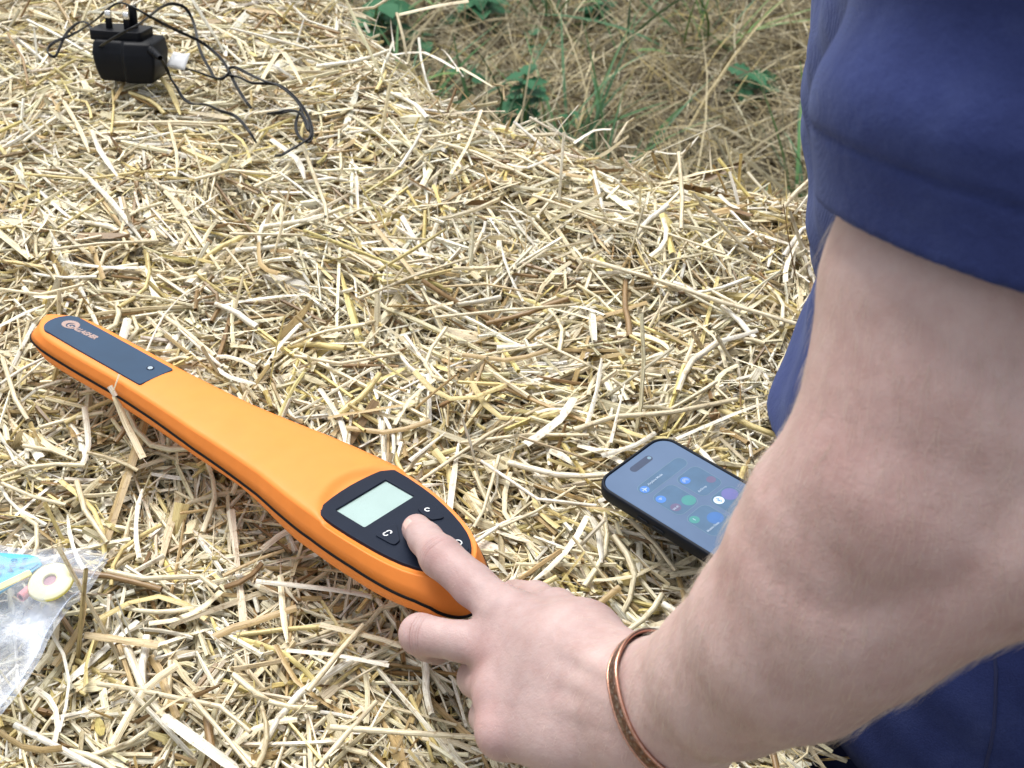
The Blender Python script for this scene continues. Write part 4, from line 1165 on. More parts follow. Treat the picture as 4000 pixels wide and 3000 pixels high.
# ------------------------------------------------------------------ the person
def smin(a, b, k):
    h = np.clip(.5 + .5 * (b - a) / k, 0, 1)
    return b + (a - b) * h - k * h * (1 - h)
def seg_sdf(P, a, b, ra, rb):
    ab = b - a
    t = np.clip(((P - a) @ ab) / (ab @ ab + 1e-12), 0, 1)
    q = P - a - t[:, None] * ab
    return np.sqrt((q * q).sum(1)) - (ra + (rb - ra) * t)
def sdf_mesh(f, lo, hi, h):
    """surface nets over a sparse grid, vertices then pulled onto the surface"""
    lo = np.array(lo, float); hi = np.array(hi, float)
    nb = np.ceil((hi - lo) / (8 * h)).astype(int)
    n = nb * 8
    ci = np.stack(np.meshgrid(*[np.arange(k) for k in nb], indexing='ij'), -1).reshape(-1, 3)
    cp = lo + (ci * 8 + 3.5) * h
    cdist = np.concatenate([f(cp[i:i + 200000]) for i in range(0, len(cp), 200000)])
    D = np.repeat(np.repeat(np.repeat(np.where(cdist > 0, 1., -1.).astype(np.float32).reshape(nb), 8, 0), 8, 1), 8, 2)
    act = ci[np.abs(cdist) < 8 * h * 1.35]
    off = np.stack(np.meshgrid(*[np.arange(8)] * 3, indexing='ij'), -1).reshape(-1, 3)
    for s in range(0, len(act), 400):
        I = (act[s:s + 400, None] * 8 + off[None]).reshape(-1, 3)
        D[I[:, 0], I[:, 1], I[:, 2]] = f(lo + I * h)
    S = D < 0
    c = np.zeros([k - 1 for k in n], np.int8)
    for a in (0, 1):
        for b in (0, 1):
            for d in (0, 1):
                c += S[a:n[0] - 1 + a, b:n[1] - 1 + b, d:n[2] - 1 + d]
    cells = np.argwhere((c > 0) & (c < 8))
    idx = -np.ones(c.shape, np.int32); idx[cells[:, 0], cells[:, 1], cells[:, 2]] = np.arange(len(cells))
    acc = np.zeros((len(cells), 3)); cnt = np.zeros(len(cells))
    cor = [(a, b, d) for a in (0, 1) for b in (0, 1) for d in (0, 1)]
    val = {k: D[cells[:, 0] + k[0], cells[:, 1] + k[1], cells[:, 2] + k[2]] for k in cor}
    for k in cor:
        for ax in range(3):
            if k[ax] == 0:
                k2 = tuple(1 if i == ax else k[i] for i in range(3))
                v0, v1 = val[k], val[k2]
                m = (v0 < 0) != (v1 < 0)
                t = np.where(m, v0 / np.where(m, v0 - v1, 1), 0)
                p = np.array(k, float)[None] + np.zeros((len(cells), 3)); p[:, ax] = t
                acc[m] += p[m]; cnt[m] += 1
    V = lo + (cells + acc / cnt[:, None]) * h
    Fq = []
    for ax in range(3):
        o1, o2 = [i for i in range(3) if i != ax]
        sl0 = [slice(0, k) for k in n]; sl1 = [slice(0, k) for k in n]
        sl0[ax] = slice(0, n[ax] - 1); sl1[ax] = slice(1, n[ax])
        A, B = S[tuple(sl0)], S[tuple(sl1)]
        e = np.argwhere(A != B)
        e = e[(e[:, o1] > 0) & (e[:, o2] > 0) & (e[:, o1] < n[o1] - 1) & (e[:, o2] < n[o2] - 1)]
        fl = A[e[:, 0], e[:, 1], e[:, 2]]
        q = []
        for d1, d2 in ((-1, -1), (0, -1), (0, 0), (-1, 0)):
            g = e.copy(); g[:, o1] += d1; g[:, o2] += d2
            q.append(idx[g[:, 0], g[:, 1], g[:, 2]])
        q = np.stack(q, 1)
        flip = fl if ax != 1 else ~fl
        q = np.where(flip[:, None], q, q[:, ::-1])
        Fq.append(q[(q >= 0).all(1)])
    Fq = np.concatenate(Fq)
    N = None
    for it in range(3):
        d = f(V)
        e = h * .5
        N = np.stack([f(V + np.eye(3)[i] * e) - f(V - np.eye(3)[i] * e) for i in range(3)], 1) / (2 * e)
        g2 = (N * N).sum(1)
        if it < 2:
            V = V - np.clip(d / np.maximum(g2, .2), -h, h)[:, None] * N
    N /= np.linalg.norm(N, axis=1)[:, None] + 1e-9
    return V, Fq, N
def PR(u, v, Z, rpx): return (at_depth(u, v, Z), rpx / F_PX * Z)
# chains of (u, v, depth, radius in photo pixels); k = blend radius in metres
ARM = []
def chain(pts, k, kin=None):
    q = [PR(*p) for p in pts]
    for n_, ((a, ra), (b, rb)) in enumerate(zip(q[:-1], q[1:])):
        ARM.append((a, b, ra, rb, k if n_ == 0 or kin is None else kin))
# forearm and upper arm
chain([(2560, 2800, .690, 215), (2700, 2730, .668, 262), (2850, 2640, .645, 325), (3090, 2490, .612, 405), (3340, 2335, .580, 425), (3640, 2190, .556, 395), (3930, 2065, .540, 385), (4200, 1880, .535, 380)], .012, .003)
chain([(3100, 2440, .605, 380), (3250, 2220, .583, 428), (3350, 2060, .570, 445), (3540, 1880, .552, 488)], .012, .003)
chain([(3540, 1880, .552, 488), (3700, 1500, .544, 540), (3770, 1130, .538, 560), (3830, 700, .534, 490), (3910, 250, .520, 440), (3990, -350, .500, 440)], .006, .003)
chain([(3960, 2020, .540, 385), (3980, 1700, .535, 420)], .02)
# wrist: wider than it is deep
chain([(2500, 2700, .694, 150), (2640, 2640, .672, 170)], .012)
chain([(2530, 2880, .694, 160), (2680, 2860, .674, 180)], .012)
# back of the hand
MCP2, MCP3, MCP4, MCP5 = (1985, 2400, .785, 92), (1965, 2545, .775, 92), (1950, 2712, .757, 92), (1960, 2868, .742, 92)
chain([(2470, 2660, .700, 130), (2230, 2530, .742, 128), MCP2], .022)
chain([(2480, 2740, .698, 130), (2220, 2640, .738, 118), MCP3], .022)
chain([(2490, 2820, .697, 125), (2220, 2760, .730, 112), MCP4], .022)
chain([(2500, 2900, .697, 125), (2240, 2890, .722, 112), MCP5], .022)
# palm side
chain([(2420, 2700, .722, 130), (2120, 2590, .780, 110)], .016)
chain([(2420, 2820, .722, 120), (2120, 2790, .765, 105)], .016)
# ball of the thumb and thumb, folded under the handle
chain([(2420, 2600, .716, 118), (2300, 2480, .752, 108), (2170, 2390, .785, 88)], .014)
chain([(2170, 2390, .785, 84), (2090, 2350, .825, 74), (2010, 2330, .865, 68)], .006)
# index finger, tip pressed on the key
IDX = [MCP2, (1850, 2285, .806, 84), (1722, 2175, .824, 80), (1662, 2105, .846, 66), (1628, 2066, .863, 59)]
chain(IDX[:2], .010); chain(IDX[1:], .004)
# middle finger along the underside
chain([MCP3, (1800, 2505, .787, 76)], .008)
chain([(1800, 2505, .787, 76), (1640, 2478, .802, 80)], .004)
chain([(1640, 2478, .802, 78), (1668, 2515, .838, 66), (1705, 2540, .862, 58)], .0035)
# ring and little finger, curled under
chain([MCP4, (1868, 2648, .800, 78)], .006)
chain([(1868, 2648, .800, 76), (1900, 2640, .835, 66), (1960, 2650, .845, 56)], .0035)
chain([MCP5, (1905, 2800, .795, 70)], .006)
chain([(1905, 2800, .795, 68), (1950, 2790, .825, 60), (2010, 2790, .832, 52)], .0035)
# knuckles and tendons
for (u, v, Z, r) in (MCP2, MCP3, MCP4, MCP5):
    p, rr = PR(u, v, Z - .004, r * .84); ARM.append((p, p + .0005, rr, rr, .005))
for m, w in ((MCP2, (2400, 2640, .700)), (MCP3, (2400, 2730, .697)), (MCP4, (2420, 2800, .696))):
    p, _ = PR(m[0] + 40, m[1] + 6, m[2] - .0155, 1); q, _ = PR(w[0], w[1], w[2] - .022, 1)
    ARM.append((p, q, .0012, .0010, .010))
AA = [(np.array(a), np.array(b), ra, rb, k) for a, b, ra, rb, k in ARM]
pip = at_depth(1715, 2168, .824)
fdir = at_depth(1662, 2105, .846) - at_depth(1850, 2285, .806); fdir /= np.linalg.norm(fdir)
nail_c = at_depth(1590, 2040, .858)
def arm_f(P):
    d = np.full(len(P), 1e3)
    for a, b, ra, rb, k in AA:
        s = seg_sdf(P, a, b, ra, rb)
        m = s < d + k
        if m.any():
            d[m] = smin(d[m], s[m], k)
    # soft irregularities of flesh
    d = d + .0007 * np.sin(P[:, 0] * 61 + 1.3) * np.sin(P[:, 1] * 53 + 2) * np.sin(P[:, 2] * 47)
    # hollow of the elbow
    for (u, v, Z, rr, dp) in ((3560, 2235, .465, .030, .0035), (3200, 2150, .50, .028, .0026), (3850, 2330, .455, .03, .003)):
        c = at_depth(u, v, Z)
        d = d + dp * np.exp(-((P - c) ** 2).sum(1) / rr ** 2)
    # soft folds over the middle joint of the index finger
    t = (P - pip) @ fdir
    r2 = ((P - pip) ** 2).sum(1)
    d = d - .0007 * np.exp(-r2 / .011 ** 2)
    return d
lo = np.array([-.105, .29, -.01]); hi = np.array([.33, .62, .60])
Va, Fa, Na = sdf_mesh(arm_f, lo, hi, .0019)
# the rest of the body, coarser: trunk, neck, head, far arm, legs
REST = []
def bch(pts, k):
    q = [(np.array(p[:3], float), p[3]) for p in pts]
    for (a, ra), (b, rb) in zip(q[:-1], q[1:]): REST.append((a, b, ra, rb, k))
sh_l = at_depth(3950, -350, .480)
bch([(.37, .70, .05, .11), (.36, .70, .25, .115), (.36, .70, .44, .105)], .02)
bch([(.35, .56, .48, .065), (sh_l[0] + .01, sh_l[1] + .02, sh_l[2], .062)], .04)
bch([(.35, .56, .47, .07), (.35, .86, .47, .07)], .04)
bch([(.32, .71, .52, .06), (.29, .71, .62, .055)], .03)
bch([(.275, .71, .72, .078), (.245, .71, .71, .070)], .03)
bch([(.255, .71, .655, .058), (.20, .71, .635, .040)], .03)
bch([(.178, .71, .695, .010), (.165, .71, .672, .013)], .012)
for s_ in (-1, 1):
    bch([(.275, .71 + s_ * .078, .695, .014), (.27, .71 + s_ * .082, .675, .010)], .008)
bch([(.34, .88, .46, .055), (.37, .93, .22, .045), (.36, .94, -.02, .030), (.35, .935, -.08, .028)], .03)
bch([(.35, .935, -.08, .030), (.345, .93, -.14, .030)], .02)
for q in range(4):
    bch([(.335 + q * .012 - .01, .93, -.15, .010), (.333 + q * .012 - .01, .925, -.205 + .006 * abs(q - 1.5), .008)], .006)
bch([(.325, .93, -.10, .013), (.295, .915, -.16, .009)], .012)
bch([(.37, .64, -.04, .10), (.37, .76, -.04, .10)], .03)
for yy in (.60, .80):
    bch([(.33, yy, -.05, .095), (.32, yy, -.38, .065), (.33, yy, -.66, .045)], .03)
    bch([(.33, yy, -.66, .044), (.25, yy, -.715, .03)], .03)
RR = REST
def rest_f(P):
    d = np.full(len(P), 1e3)
    for a, b, ra, rb, k in RR:
        s = seg_sdf(P, a, b, ra, rb); m = s < d + k
        if m.any(): d[m] = smin(d[m], s[m], k)
    for s_ in (-1, 1):   # eye sockets
        c = np.array([.188, .71 + s_ * .030, .706])
        d = d + .006 * np.exp(-((P - c) ** 2).sum(1) / .013 ** 2)
    c = np.array([.150, .71, .640])
    d = d + .003 * np.exp(-(((P - c) / np.array([.02, .022, .004])) ** 2).sum(1))
    return d
Vb, Fb, Nb = sdf_mesh(rest_f, (.08, .42, -.78), (.54, 1.06, .84), .0075)

person = empty('person', Matrix.Translation((.33, .70, -BALE_H)), 'person in a navy T-shirt and copper bracelet pressing a key of the orange reader', 'person')
PT0 = np.array([.33, .70, -BALE_H])
# skin colour pattern: redness at knuckles, elbow hollow and joints
def blob(P, u, v, Z, r): return np.exp(-((P - at_depth(u, v, Z)) ** 2).sum(1) / r ** 2)
red = np.zeros(len(Va))
for u, v, Z, r, s_ in ((1712, 2168, .812, .013, .55), (1905, 2640, .775, .016, .5), (1880, 2780, .745, .018, .4), (1925, 2545, .765, .016, .4), (1905, 2890, .735, .018, .3), (1800, 2300, .80, .013, .35),
                       (3560, 2270, .46, .032, .85), (3720, 2330, .455, .030, .6), (3250, 1850, .50, .045, .30), (2900, 2250, .56, .04, .25), (1575, 2040, .862, .008, .5), (3100, 1650, .5, .04, .25), (3750, 2560, .50, .03, .35), (1620, 2500, .795, .016, .3), (3100, 1750, .5, .004, .8)):
    red += s_ * blob(Va, u, v, Z, r)
handm = np.clip(((at_depth(2520, 2790, .69) - Va) @ ((at_depth(3340, 2335, .58) - at_depth(2560, 2800, .69)) / .16)) / .16 * 2.2 + .3, 0, 1)
crease_u = ((Va - pip) @ fdir) * 1000
crease_m = np.exp(-((Va - at_depth(1712, 2168, .812)) ** 2).sum(1) / .0105 ** 2)
mdir = at_depth(1640, 2478, .802) - at_depth(1800, 2505, .787); mdir /= np.linalg.norm(mdir)
m2 = .8 * np.exp(-((Va - at_depth(1640, 2470, .790)) ** 2).sum(1) / .0105 ** 2)
crease_u = np.where(m2 > crease_m, (Va - at_depth(1655, 2478, .80)) @ mdir * 1000, crease_u)
crease_m = np.maximum(crease_m, m2)
V_all = np.concatenate([Va, Vb]); F_all = np.concatenate([Fa, Fb + len(Va)])
me = from_np('body', V_all - PT0, F_all)
zb = np.zeros(len(Vb))
add_float(me, 'redness', np.concatenate([red, zb])); add_float(me, 'hand', np.concatenate([handm, zb])); add_float(me, 'crease_u', np.concatenate([crease_u, zb])); add_float(me, 'crease_m', np.concatenate([crease_m, zb]))
t = NT('skin')
f1 = t.noise(38, 5, .6); f2 = t.noise(420, 3, .6); f3 = t.noise(110, 4, .65)
base = t.ramp(f1, [(.28, (.43, .298, .274)), (.5, (.495, .358, .332)), (.72, (.55, .412, .384))])
hand = t.ramp(f1, [(.28, (.37, .258, .246)), (.5, (.43, .312, .298)), (.72, (.48, .355, .338))])  # arm tone painted lighter than the hand, making up for its weaker light
c = t.mix(t.attr('hand').outputs['Fac'], base, hand)
rd = t.math('MINIMUM', t.attr('redness').outputs['Fac'], 1.0)
c = t.mix(t.math('MULTIPLY', rd, .52), c, (.36, .13, .12))
c = t.mix(.22, c, t.ramp(f3, [(.36, (.82, .66, .63)), (.6, (1, 1, 1))]), 'MULTIPLY')
cu, cm = t.attr('crease_u').outputs['Fac'], t.attr('crease_m').outputs['Fac']
tot = None
for off_, w_ in ((-3.4, .55), (-1.9, .4), (.2, .5), (1.9, 1.0), (3.3, .35)):
    n0 = t.math('ADD', cu, t.math('MULTIPLY', t.math('SUBTRACT', f3, .5), 3.0))
    q = t.math('SUBTRACT', n0, off_)
    g_ = t.math('POWER', 2.718, t.math('MULTIPLY', t.math('MULTIPLY', q, q), -4.0))
    g_ = t.math('MULTIPLY', g_, w_)
    tot = g_ if tot is None else t.math('ADD', tot, g_)
cr = t.math('MULTIPLY', tot, cm)
c = t.mix(t.math('MULTIPLY', cr, .75), c, (.22, .08, .07))
t.l(c, t.b.inputs['Base Color'])
t.b.inputs['Roughness'].default_value = .50
t.b.inputs['Specular IOR Level'].default_value = .38
t.b.inputs['Subsurface Weight'].default_value = .22
t.b.inputs['Subsurface Radius'].default_value = (1.0, .35, .2)
t.b.inputs['Subsurface Scale'].default_value = .004
vz = t.n('TexVoronoi'); vz.inputs['Scale'].default_value = 900; tcn = t.n('TexCoord'); t.l(tcn.outputs['Object'], vz.inputs['Vector'])
b1 = t.bump(vz.outputs['Distance'], .22, .0004)
b2 = t.bump(f2, .25, .0006, b1)
b2 = t.bump(f3, .42, .0012, b2)
t.bump(t.math('MULTIPLY', cr, -1.0), .9, .0006, b2)
M_SKIN = t.m
body = mesh_obj('body', me, M_SKIN, person)

# nail of the index finger, lying on the finger's end
def onto(f, p, nrm=None, it=12):
    p = np.array(p, float)
    for _ in range(it):
        e = 2e-4
        d = f(p[None])[0]
        g = np.array([(f((p + np.eye(3)[i] * e)[None])[0] - f((p - np.eye(3)[i] * e)[None])[0]) / (2 * e) for i in range(3)])
        g /= np.linalg.norm(g) + 1e-9
        p = p - g * d
    return p, g
dist = at_depth(1628, 2066, .863) - at_depth(1662, 2105, .846); dist /= np.linalg.norm(dist)
viewn = -(ray(1590, 2040)); viewn /= np.linalg.norm(viewn)
# the nail looks forward over the tip
dors = np.array([-.75, .05, .66]); dors -= dist * (dors @ dist); dors /= np.linalg.norm(dors)
side = np.cross(dist, dors)
c0 = at_depth(1645, 2085, .855)
rows = []
for i_ in range(9):
    r_ = []
    s_ = (i_ / 8)
    for j_ in range(9):
        q_ = (j_ / 8 - .5) * 2
        wv = .0046 * (1 if s_ < .7 else math.sqrt(max(.05, 1 - ((s_ - .7) / .34) ** 2)))
        p = c0 + dist * (.0015 + .0088 * s_) + side * q_ * wv + dors * .012
        pp_, g = onto(arm_f, p)
        r_.append(pp_ + g * (.00042 if 0 < i_ < 8 and 0 < j_ < 8 else .00005))
    rows.append(r_)
V = np.array(rows).reshape(-1, 3)
Fq = [(a * 9 + b, (a + 1) * 9 + b, (a + 1) * 9 + b + 1, a * 9 + b + 1) for a in range(8) for b in range(8)]
M_NAIL = simple('nail', (.66, .43, .39), .22, var=.05, bump=0, spec=.6)
mesh_obj('fingernail', from_np('fingernail', V - PT0, Fq), M_NAIL, person)

# fine fair hair on the arm
wr = at_depth(2560, 2800, .69); el = at_depth(3930, 2110, .54)
ax_ = (el - wr); La = np.linalg.norm(ax_); ax_ /= La
ta = (Va - wr) @ ax_ / La
dens = np.interp(ta, [-.55, -.25, 0, .2, .8, 1.3], [.0, .10, .35, 1, 1, .5]) * (Va[:, 2] < .40)
upz = np.interp(Va[:, 1], [.3, .34, .42, .46], [1, 1, .6, .3])
pr = dens * upz; pr /= pr.sum()
NH = 7500
hi_ = rng.choice(len(Va), NH, p=pr)
root = Va[hi_] + rng.standard_normal((NH, 3)) * .0007; nn = Na[hi_]
along = np.where((ta[hi_] > 1.0)[:, None], np.array([[.0, -.5, -.8]]), -ax_[None] * .55 + np.array([[.10, -.55, -.62]]))
tg = along + rng.standard_normal((NH, 3)) * .16
tg = tg - nn * (tg * nn).sum(1)[:, None]; tg /= np.linalg.norm(tg, axis=1)[:, None] + 1e-9
Lh = rng.uniform(.006, .014, NH) * np.interp(ta[hi_], [-.3, 0, .2], [.45, .8, 1])
npt = 5
s_ = np.linspace(0, 1, npt)
lift = rng.uniform(.10, .40, NH)
sb = np.cross(nn, tg); cv = rng.standard_normal(NH) * .22
Ph = root[:, None] + tg[:, None] * (s_[None, :, None] * Lh[:, None, None]) + nn[:, None] * ((s_ - .55 * s_ ** 2)[None, :, None] * (lift * Lh)[:, None, None]) + sb[:, None] * ((s_ ** 2)[None, :, None] * (cv * Lh)[:, None, None])
wd = np.array([.00008, .00008, .00006, .00004, .000015])
vd = CC[None] - root; vd /= np.linalg.norm(vd, axis=1)[:, None]
sd_ = np.cross(tg, nn); sd_ /= np.linalg.norm(sd_, axis=1)[:, None] + 1e-9
Vh = np.stack([Ph - sd_[:, None] * wd[None, :, None] / 2, Ph + sd_[:, None] * wd[None, :, None] / 2, Ph + nn[:, None] * wd[None, :, None] * .8], 2).reshape(NH, npt * 3, 3)
i_ = np.arange(npt - 1)
fq = np.concatenate([np.stack([i_ * 3 + a, i_ * 3 + b, i_ * 3 + 3 + b, i_ * 3 + 3 + a], -1) for a, b in ((0, 1), (1, 2), (2, 0))])
Fh = (fq[None] + (np.arange(NH) * npt * 3)[:, None, None]).reshape(-1, 4)
M_HAIR = simple('fair_hair', (.66, .56, .45), .45, var=.1, bump=0)
o = mesh_obj('arm_hair', from_np('arm_hair', Vh.reshape(-1, 3) - PT0, Fh), M_HAIR, person)
o['kind'] = 'stuff'

# head hair, a cap over the skull
def hair_f(P):
    d = rest_f(P) - .010 + .002 * np.sin(P[:, 0] * 300) * np.sin(P[:, 1] * 260)
    keepz = .700 - P[:, 2] - (P[:, 0] - .22) * .9
    return np.maximum(np.maximum(d, keepz), .60 - P[:, 2])
Vh2, Fh2, _ = sdf_mesh(hair_f, (.14, .58, .59), (.40, .84, .83), .006)
mesh_obj('hair', from_np('hair', Vh2 - PT0, Fh2), simple('short_hair', (.20, .12, .06), .6, var=.3, vscale=200), person)

# the T-shirt
SLV = [(np.array(at_depth(3930, 880, .524)), 705 / F_PX * .524), (np.array(at_depth(3905, 450, .508)), 690 / F_PX * .508), (np.array(at_depth(3990, 0, .492)), 610 / F_PX * .492), (np.array(at_depth(4080, -420, .478)), .068)]
cuffc = at_depth(3925, 985, .524)
cax = SLV[1][0] - SLV[0][0]; cax /= np.linalg.norm(cax)
cut = cax + np.array([.44, 0, 0]); cut /= np.linalg.norm(cut)
start = SLV[0][0] - cax * .05
SEG = [(start, SLV[0][0], SLV[0][1], SLV[0][1])] + [(SLV[i][0], SLV[i + 1][0], SLV[i][1], SLV[i + 1][1]) for i in range(3)]
SEG.append((SLV[3][0], np.array([.33, .58, .50]), .068, .085))
XF = ([-.10, .0, .05, .1, .2, .3, .35, .45, .55], [.193, .200, .216, .226, .197, .183, .180, .175, .178])
def shirt_f(P):
    t_ = (P - cuffc) @ cut
    d = np.full(len(P), 1e3)
    for a, b, ra, rb in SEG:
        s = seg_sdf(P, a, b, ra, rb); d = smin(d, s, .012)
    # the turned-up band with its seam, and the cloth puffing out above it
    fold = .0016 * np.exp(-((t_ - .0275) / .0016) ** 2) - .0020 * np.exp(-((t_ - .046) / .013) ** 2)
    d = d + fold + .0006 * np.clip((.027 - t_) / .003, 0, 1)
    ang = P @ np.array([41, 23, -17.])
    d = d + .0011 * np.sin(ang * 1.3 + t_ * 60) * np.clip(t_ / .03, 0, 1)
    d = d + .0035 * np.exp(-((P - at_depth(3300, 330, .47)) @ np.array([.93, .2, -.3])) ** 2 / .009 ** 2) * np.clip((t_ - .02) / .03, 0, 1) * 0
    inner = seg_sdf(P, start, SLV[1][0], SLV[0][1] - .0035, SLV[1][1] - .006)
    inner = np.maximum(inner, t_ - .055)
    d = np.maximum(d, -inner)
    d = np.maximum(d, -t_)
    # trunk
    z = P[:, 2]
    xf = np.interp(z, *XF)
    sx = .155; sy = np.interp(z, [-.1, .3, .5, .58], [.215, .235, .225, .17])
    q = np.sqrt((np.abs(P[:, 0] - xf - sx) / sx) ** 2.2 + (np.abs(P[:, 1] - .705) / sy) ** 2.2)
    tr_ = (q - 1) * sx * .8
    tr_ = tr_ + .0022 * np.sin(z * 46 + P[:, 1] * 30 + 2 * np.sin(P[:, 1] * 17)) + .0012 * np.sin(z * 110 - P[:, 1] * 50)
    top = np.sqrt(((P[:, 0] - .33) / .12) ** 2 + ((P[:, 1] - .705) / .22) ** 2 + ((z - .47) / .11) ** 2) - 1
    tr_ = smin(np.maximum(tr_, z - .50), top * .10, .03)
    tr_ = np.maximum(tr_, -.005 - z)
    dd = smin(d, tr_, .018)
    neck = seg_sdf(P, np.array([.31, .71, .50]), np.array([.27, .71, .68]), .066, .070)
    return np.maximum(dd, -neck)
Vs_, Fs_, Ns_ = sdf_mesh(shirt_f, (.10, .30, -.02), (.52, .96, .64), .0026)
t = NT('navy_cotton')
f1 = t.noise(26, 5, .6); f2 = t.noise(1500, 2, .6)
wv = t.n('TexWave'); wv.inputs['Scale'].default_value = 520; wv.inputs['Distortion'].default_value = .6; tcn = t.n('TexCoord'); t.l(tcn.outputs['Object'], wv.inputs['Vector'])
c = t.ramp(f1, [(.25, (.021, .030, .108)), (.5, (.028, .040, .136)), (.78, (.044, .060, .170))])
c = t.mix(.5, c, t.ramp(f2, [(.35, (.75, .75, .78)), (.7, (1.25, 1.25, 1.2))]), 'MULTIPLY')
t.l(c, t.b.inputs['Base Color']); t.b.inputs['Roughness'].default_value = .9
t.b.inputs['Specular IOR Level'].default_value = .15
t.b.inputs['Sheen Weight'].default_value = .22; t.b.inputs['Sheen Roughness'].default_value = .5; t.b.inputs['Sheen Tint'].default_value = (.45, .55, .85, 1)
b_ = t.bump(f2, .5, .0006); b_ = t.bump(wv.outputs['Fac'], .25, .0004, b_)
t.bump(t.noise(34, 4, .6), .35, .006, b_)
mesh_obj('shirt', from_np('shirt', Vs_ - PT0, Fs_), t.m, person)

# trousers and shoes
def trouser_f(P):
    d = np.full(len(P), 1e3)
    for a, b, ra, rb, k in ([((.365, .60, .06), (.385, .80, .06), .112, .112, .02), ((.315, .53, .0), (.375, .82, .0), .118, .125, .02)]
                            + [w_ for yy in (.575, .82) for w_ in (((.335, yy, -.04), (.31, yy, -.36), .108, .088, .02), ((.31, yy, -.36), (.33, yy, -.66), .088, .072, .03))]):
        s = seg_sdf(P, np.array(a), np.array(b), ra, rb); d = smin(d, s, k)
    d = d + .0022 * np.sin(P[:, 2] * 60 + P[:, 1] * 25 + 1.5 * np.sin(P[:, 0] * 30)) + .001 * np.sin(P[:, 2] * 140 + P[:, 0] * 60)
    return np.maximum(np.maximum(d, P[:, 2] - .10), -.70 - P[:, 2])
Vt, Ft, _ = sdf_mesh(trouser_f, (.12, .38, -.72), (.52, 1.0, .12), .0046)
t = NT('blue_denim')
f1 = t.noise(20, 5, .6); f2 = t.noise(900, 2, .6)
c = t.ramp(f1, [(.25, (.016, .022, .080)), (.5, (.021, .031, .105)), (.78, (.036, .050, .14))])
c = t.mix(.5, c, t.ramp(f2, [(.35, (.7, .7, .75)), (.7, (1.3, 1.3, 1.3))]), 'MULTIPLY')
t.l(c, t.b.inputs['Base Color']); t.b.inputs['Roughness'].default_value = .9; t.b.inputs['Specular IOR Level'].default_value = .15
t.bump(f2, .6, .0008)
tro = mesh_obj('trousers', from_np('trousers', Vt - PT0, Ft), t.m, person)
sp = []
for z_ in np.linspace(.095, -.4, 40):
    p = np.array([.275, .38, z_])
    for _ in range(14):
        p = p + np.array([0, 1., 0]) * max(-.01, min(.01, .8 * trouser_f(p[None])[0]))
    g = np.array([0, -1., 0])
    sp.append(p + g * .0002)
V, Fq = tube_np(np.array(sp), .0011, 6, upv=(0, 1, 0)); mesh_obj('trouser_seam', from_np('trouser_seam', V - PT0, Fq), simple('seam_thread', (.012, .018, .07), .9, bump=0), tro)
def shoe_f(P):
    d = np.full(len(P), 1e3)
    for yy in (.60, .80):
        for a, b, ra, rb, k in (((.35, yy, -.69), (.28, yy, -.70), .047, .042, .02), ((.28, yy, -.70), (.22, yy, -.715), .042, .032, .02)):
            s = seg_sdf(P, np.array(a), np.array(b), ra, rb); d = smin(d, s, k)
    return np.maximum(d, -.745 - P[:, 2])
V, Fq, _ = sdf_mesh(shoe_f, (.15, .52, -.77), (.43, .88, -.6), .006)
mesh_obj('shoes', from_np('shoes', V - PT0, Fq), simple('brown_leather', (.10, .055, .03), .5), person)

# bracelet: an open copper band lying on the wrist
bc = at_depth(2622, 2805, .676)
bax = (at_depth(3340, 2335, .58) - at_depth(2560, 2800, .69)); bax /= np.linalg.norm(bax)
e1 = np.cross(bax, (0, 0, 1.)); e1 /= np.linalg.norm(e1); e2 = np.cross(bax, e1)
nseg = 96
ringp, ringn = [], []
for k_ in range(nseg):
    a = 2 * math.pi * k_ / nseg
    dr = e1 * math.cos(a) + e2 * math.sin(a)
    lo_, hi_2 = .01, .08
    for _ in range(22):
        m = (lo_ + hi_2) / 2
        if arm_f((bc + dr * m)[None])[0] < .0012: lo_ = m
        else: hi_2 = m
    ringp.append(lo_); ringn.append(dr)
rad = np.array(ringp)
for _ in range(6): rad = np.maximum(rad, (np.roll(rad, 1) + rad + np.roll(rad, -1)) / 3) * .5 + .5 * (np.roll(rad, 1) + rad + np.roll(rad, -1)) / 3
ringn = np.array(ringn)
def band_prof(prof):
    V = []
    for k_ in range(nseg):
        for (w_, h_) in prof: V.append(bc + ringn[k_] * (rad[k_] + h_) + bax * w_)
    m = len(prof)
    i = np.arange(nseg)[:, None]; j = np.arange(m)[None]
    return np.array(V), np.stack([i * m + j, i * m + (j + 1) % m, ((i + 1) % nseg) * m + (j + 1) % m, ((i + 1) % nseg) * m + j], -1).reshape(-1, 4)
def rail(w0, r): return [(w0 + r * math.cos(a), .0006 + r * math.sin(a)) for a in np.linspace(0, 2 * math.pi, 9)[:-1]]
t = NT('copper'); t.b.inputs['Metallic'].default_value = 1; t.b.inputs['Roughness'].default_value = .26
t.l(t.ramp(t.noise(300, 4, .6), [(.3, (.42, .21, .14)), (.7, (.66, .38, .29))]), t.b.inputs['Base Color'])
M_COP = t.m
t = NT('engraved_copper'); t.b.inputs['Metallic'].default_value = .9; t.b.inputs['Roughness'].default_value = .38
vz = t.n('TexVoronoi'); vz.inputs['Scale'].default_value = 420; vz.feature = 'SMOOTH_F1'; tcn = t.n('TexCoord'); t.l(tcn.outputs['Object'], vz.inputs['Vector'])
t.l(t.ramp(vz.outputs['Distance'], [(.2, (.30, .24, .20)), (.45, (.15, .09, .07)), (.7, (.28, .15, .10))]), t.b.inputs['Base Color'])
t.bump(vz.outputs['Distance'], .9, .0012)
V, Fq = band_prof([(-.0036, -.0004), (-.0036, .0007), (-.0020, .0012), (.0020, .0012), (.0036, .0007), (.0036, -.0004)])
br = mesh_obj('bracelet', from_np('bracelet', V - PT0, Fq), t.m, person)
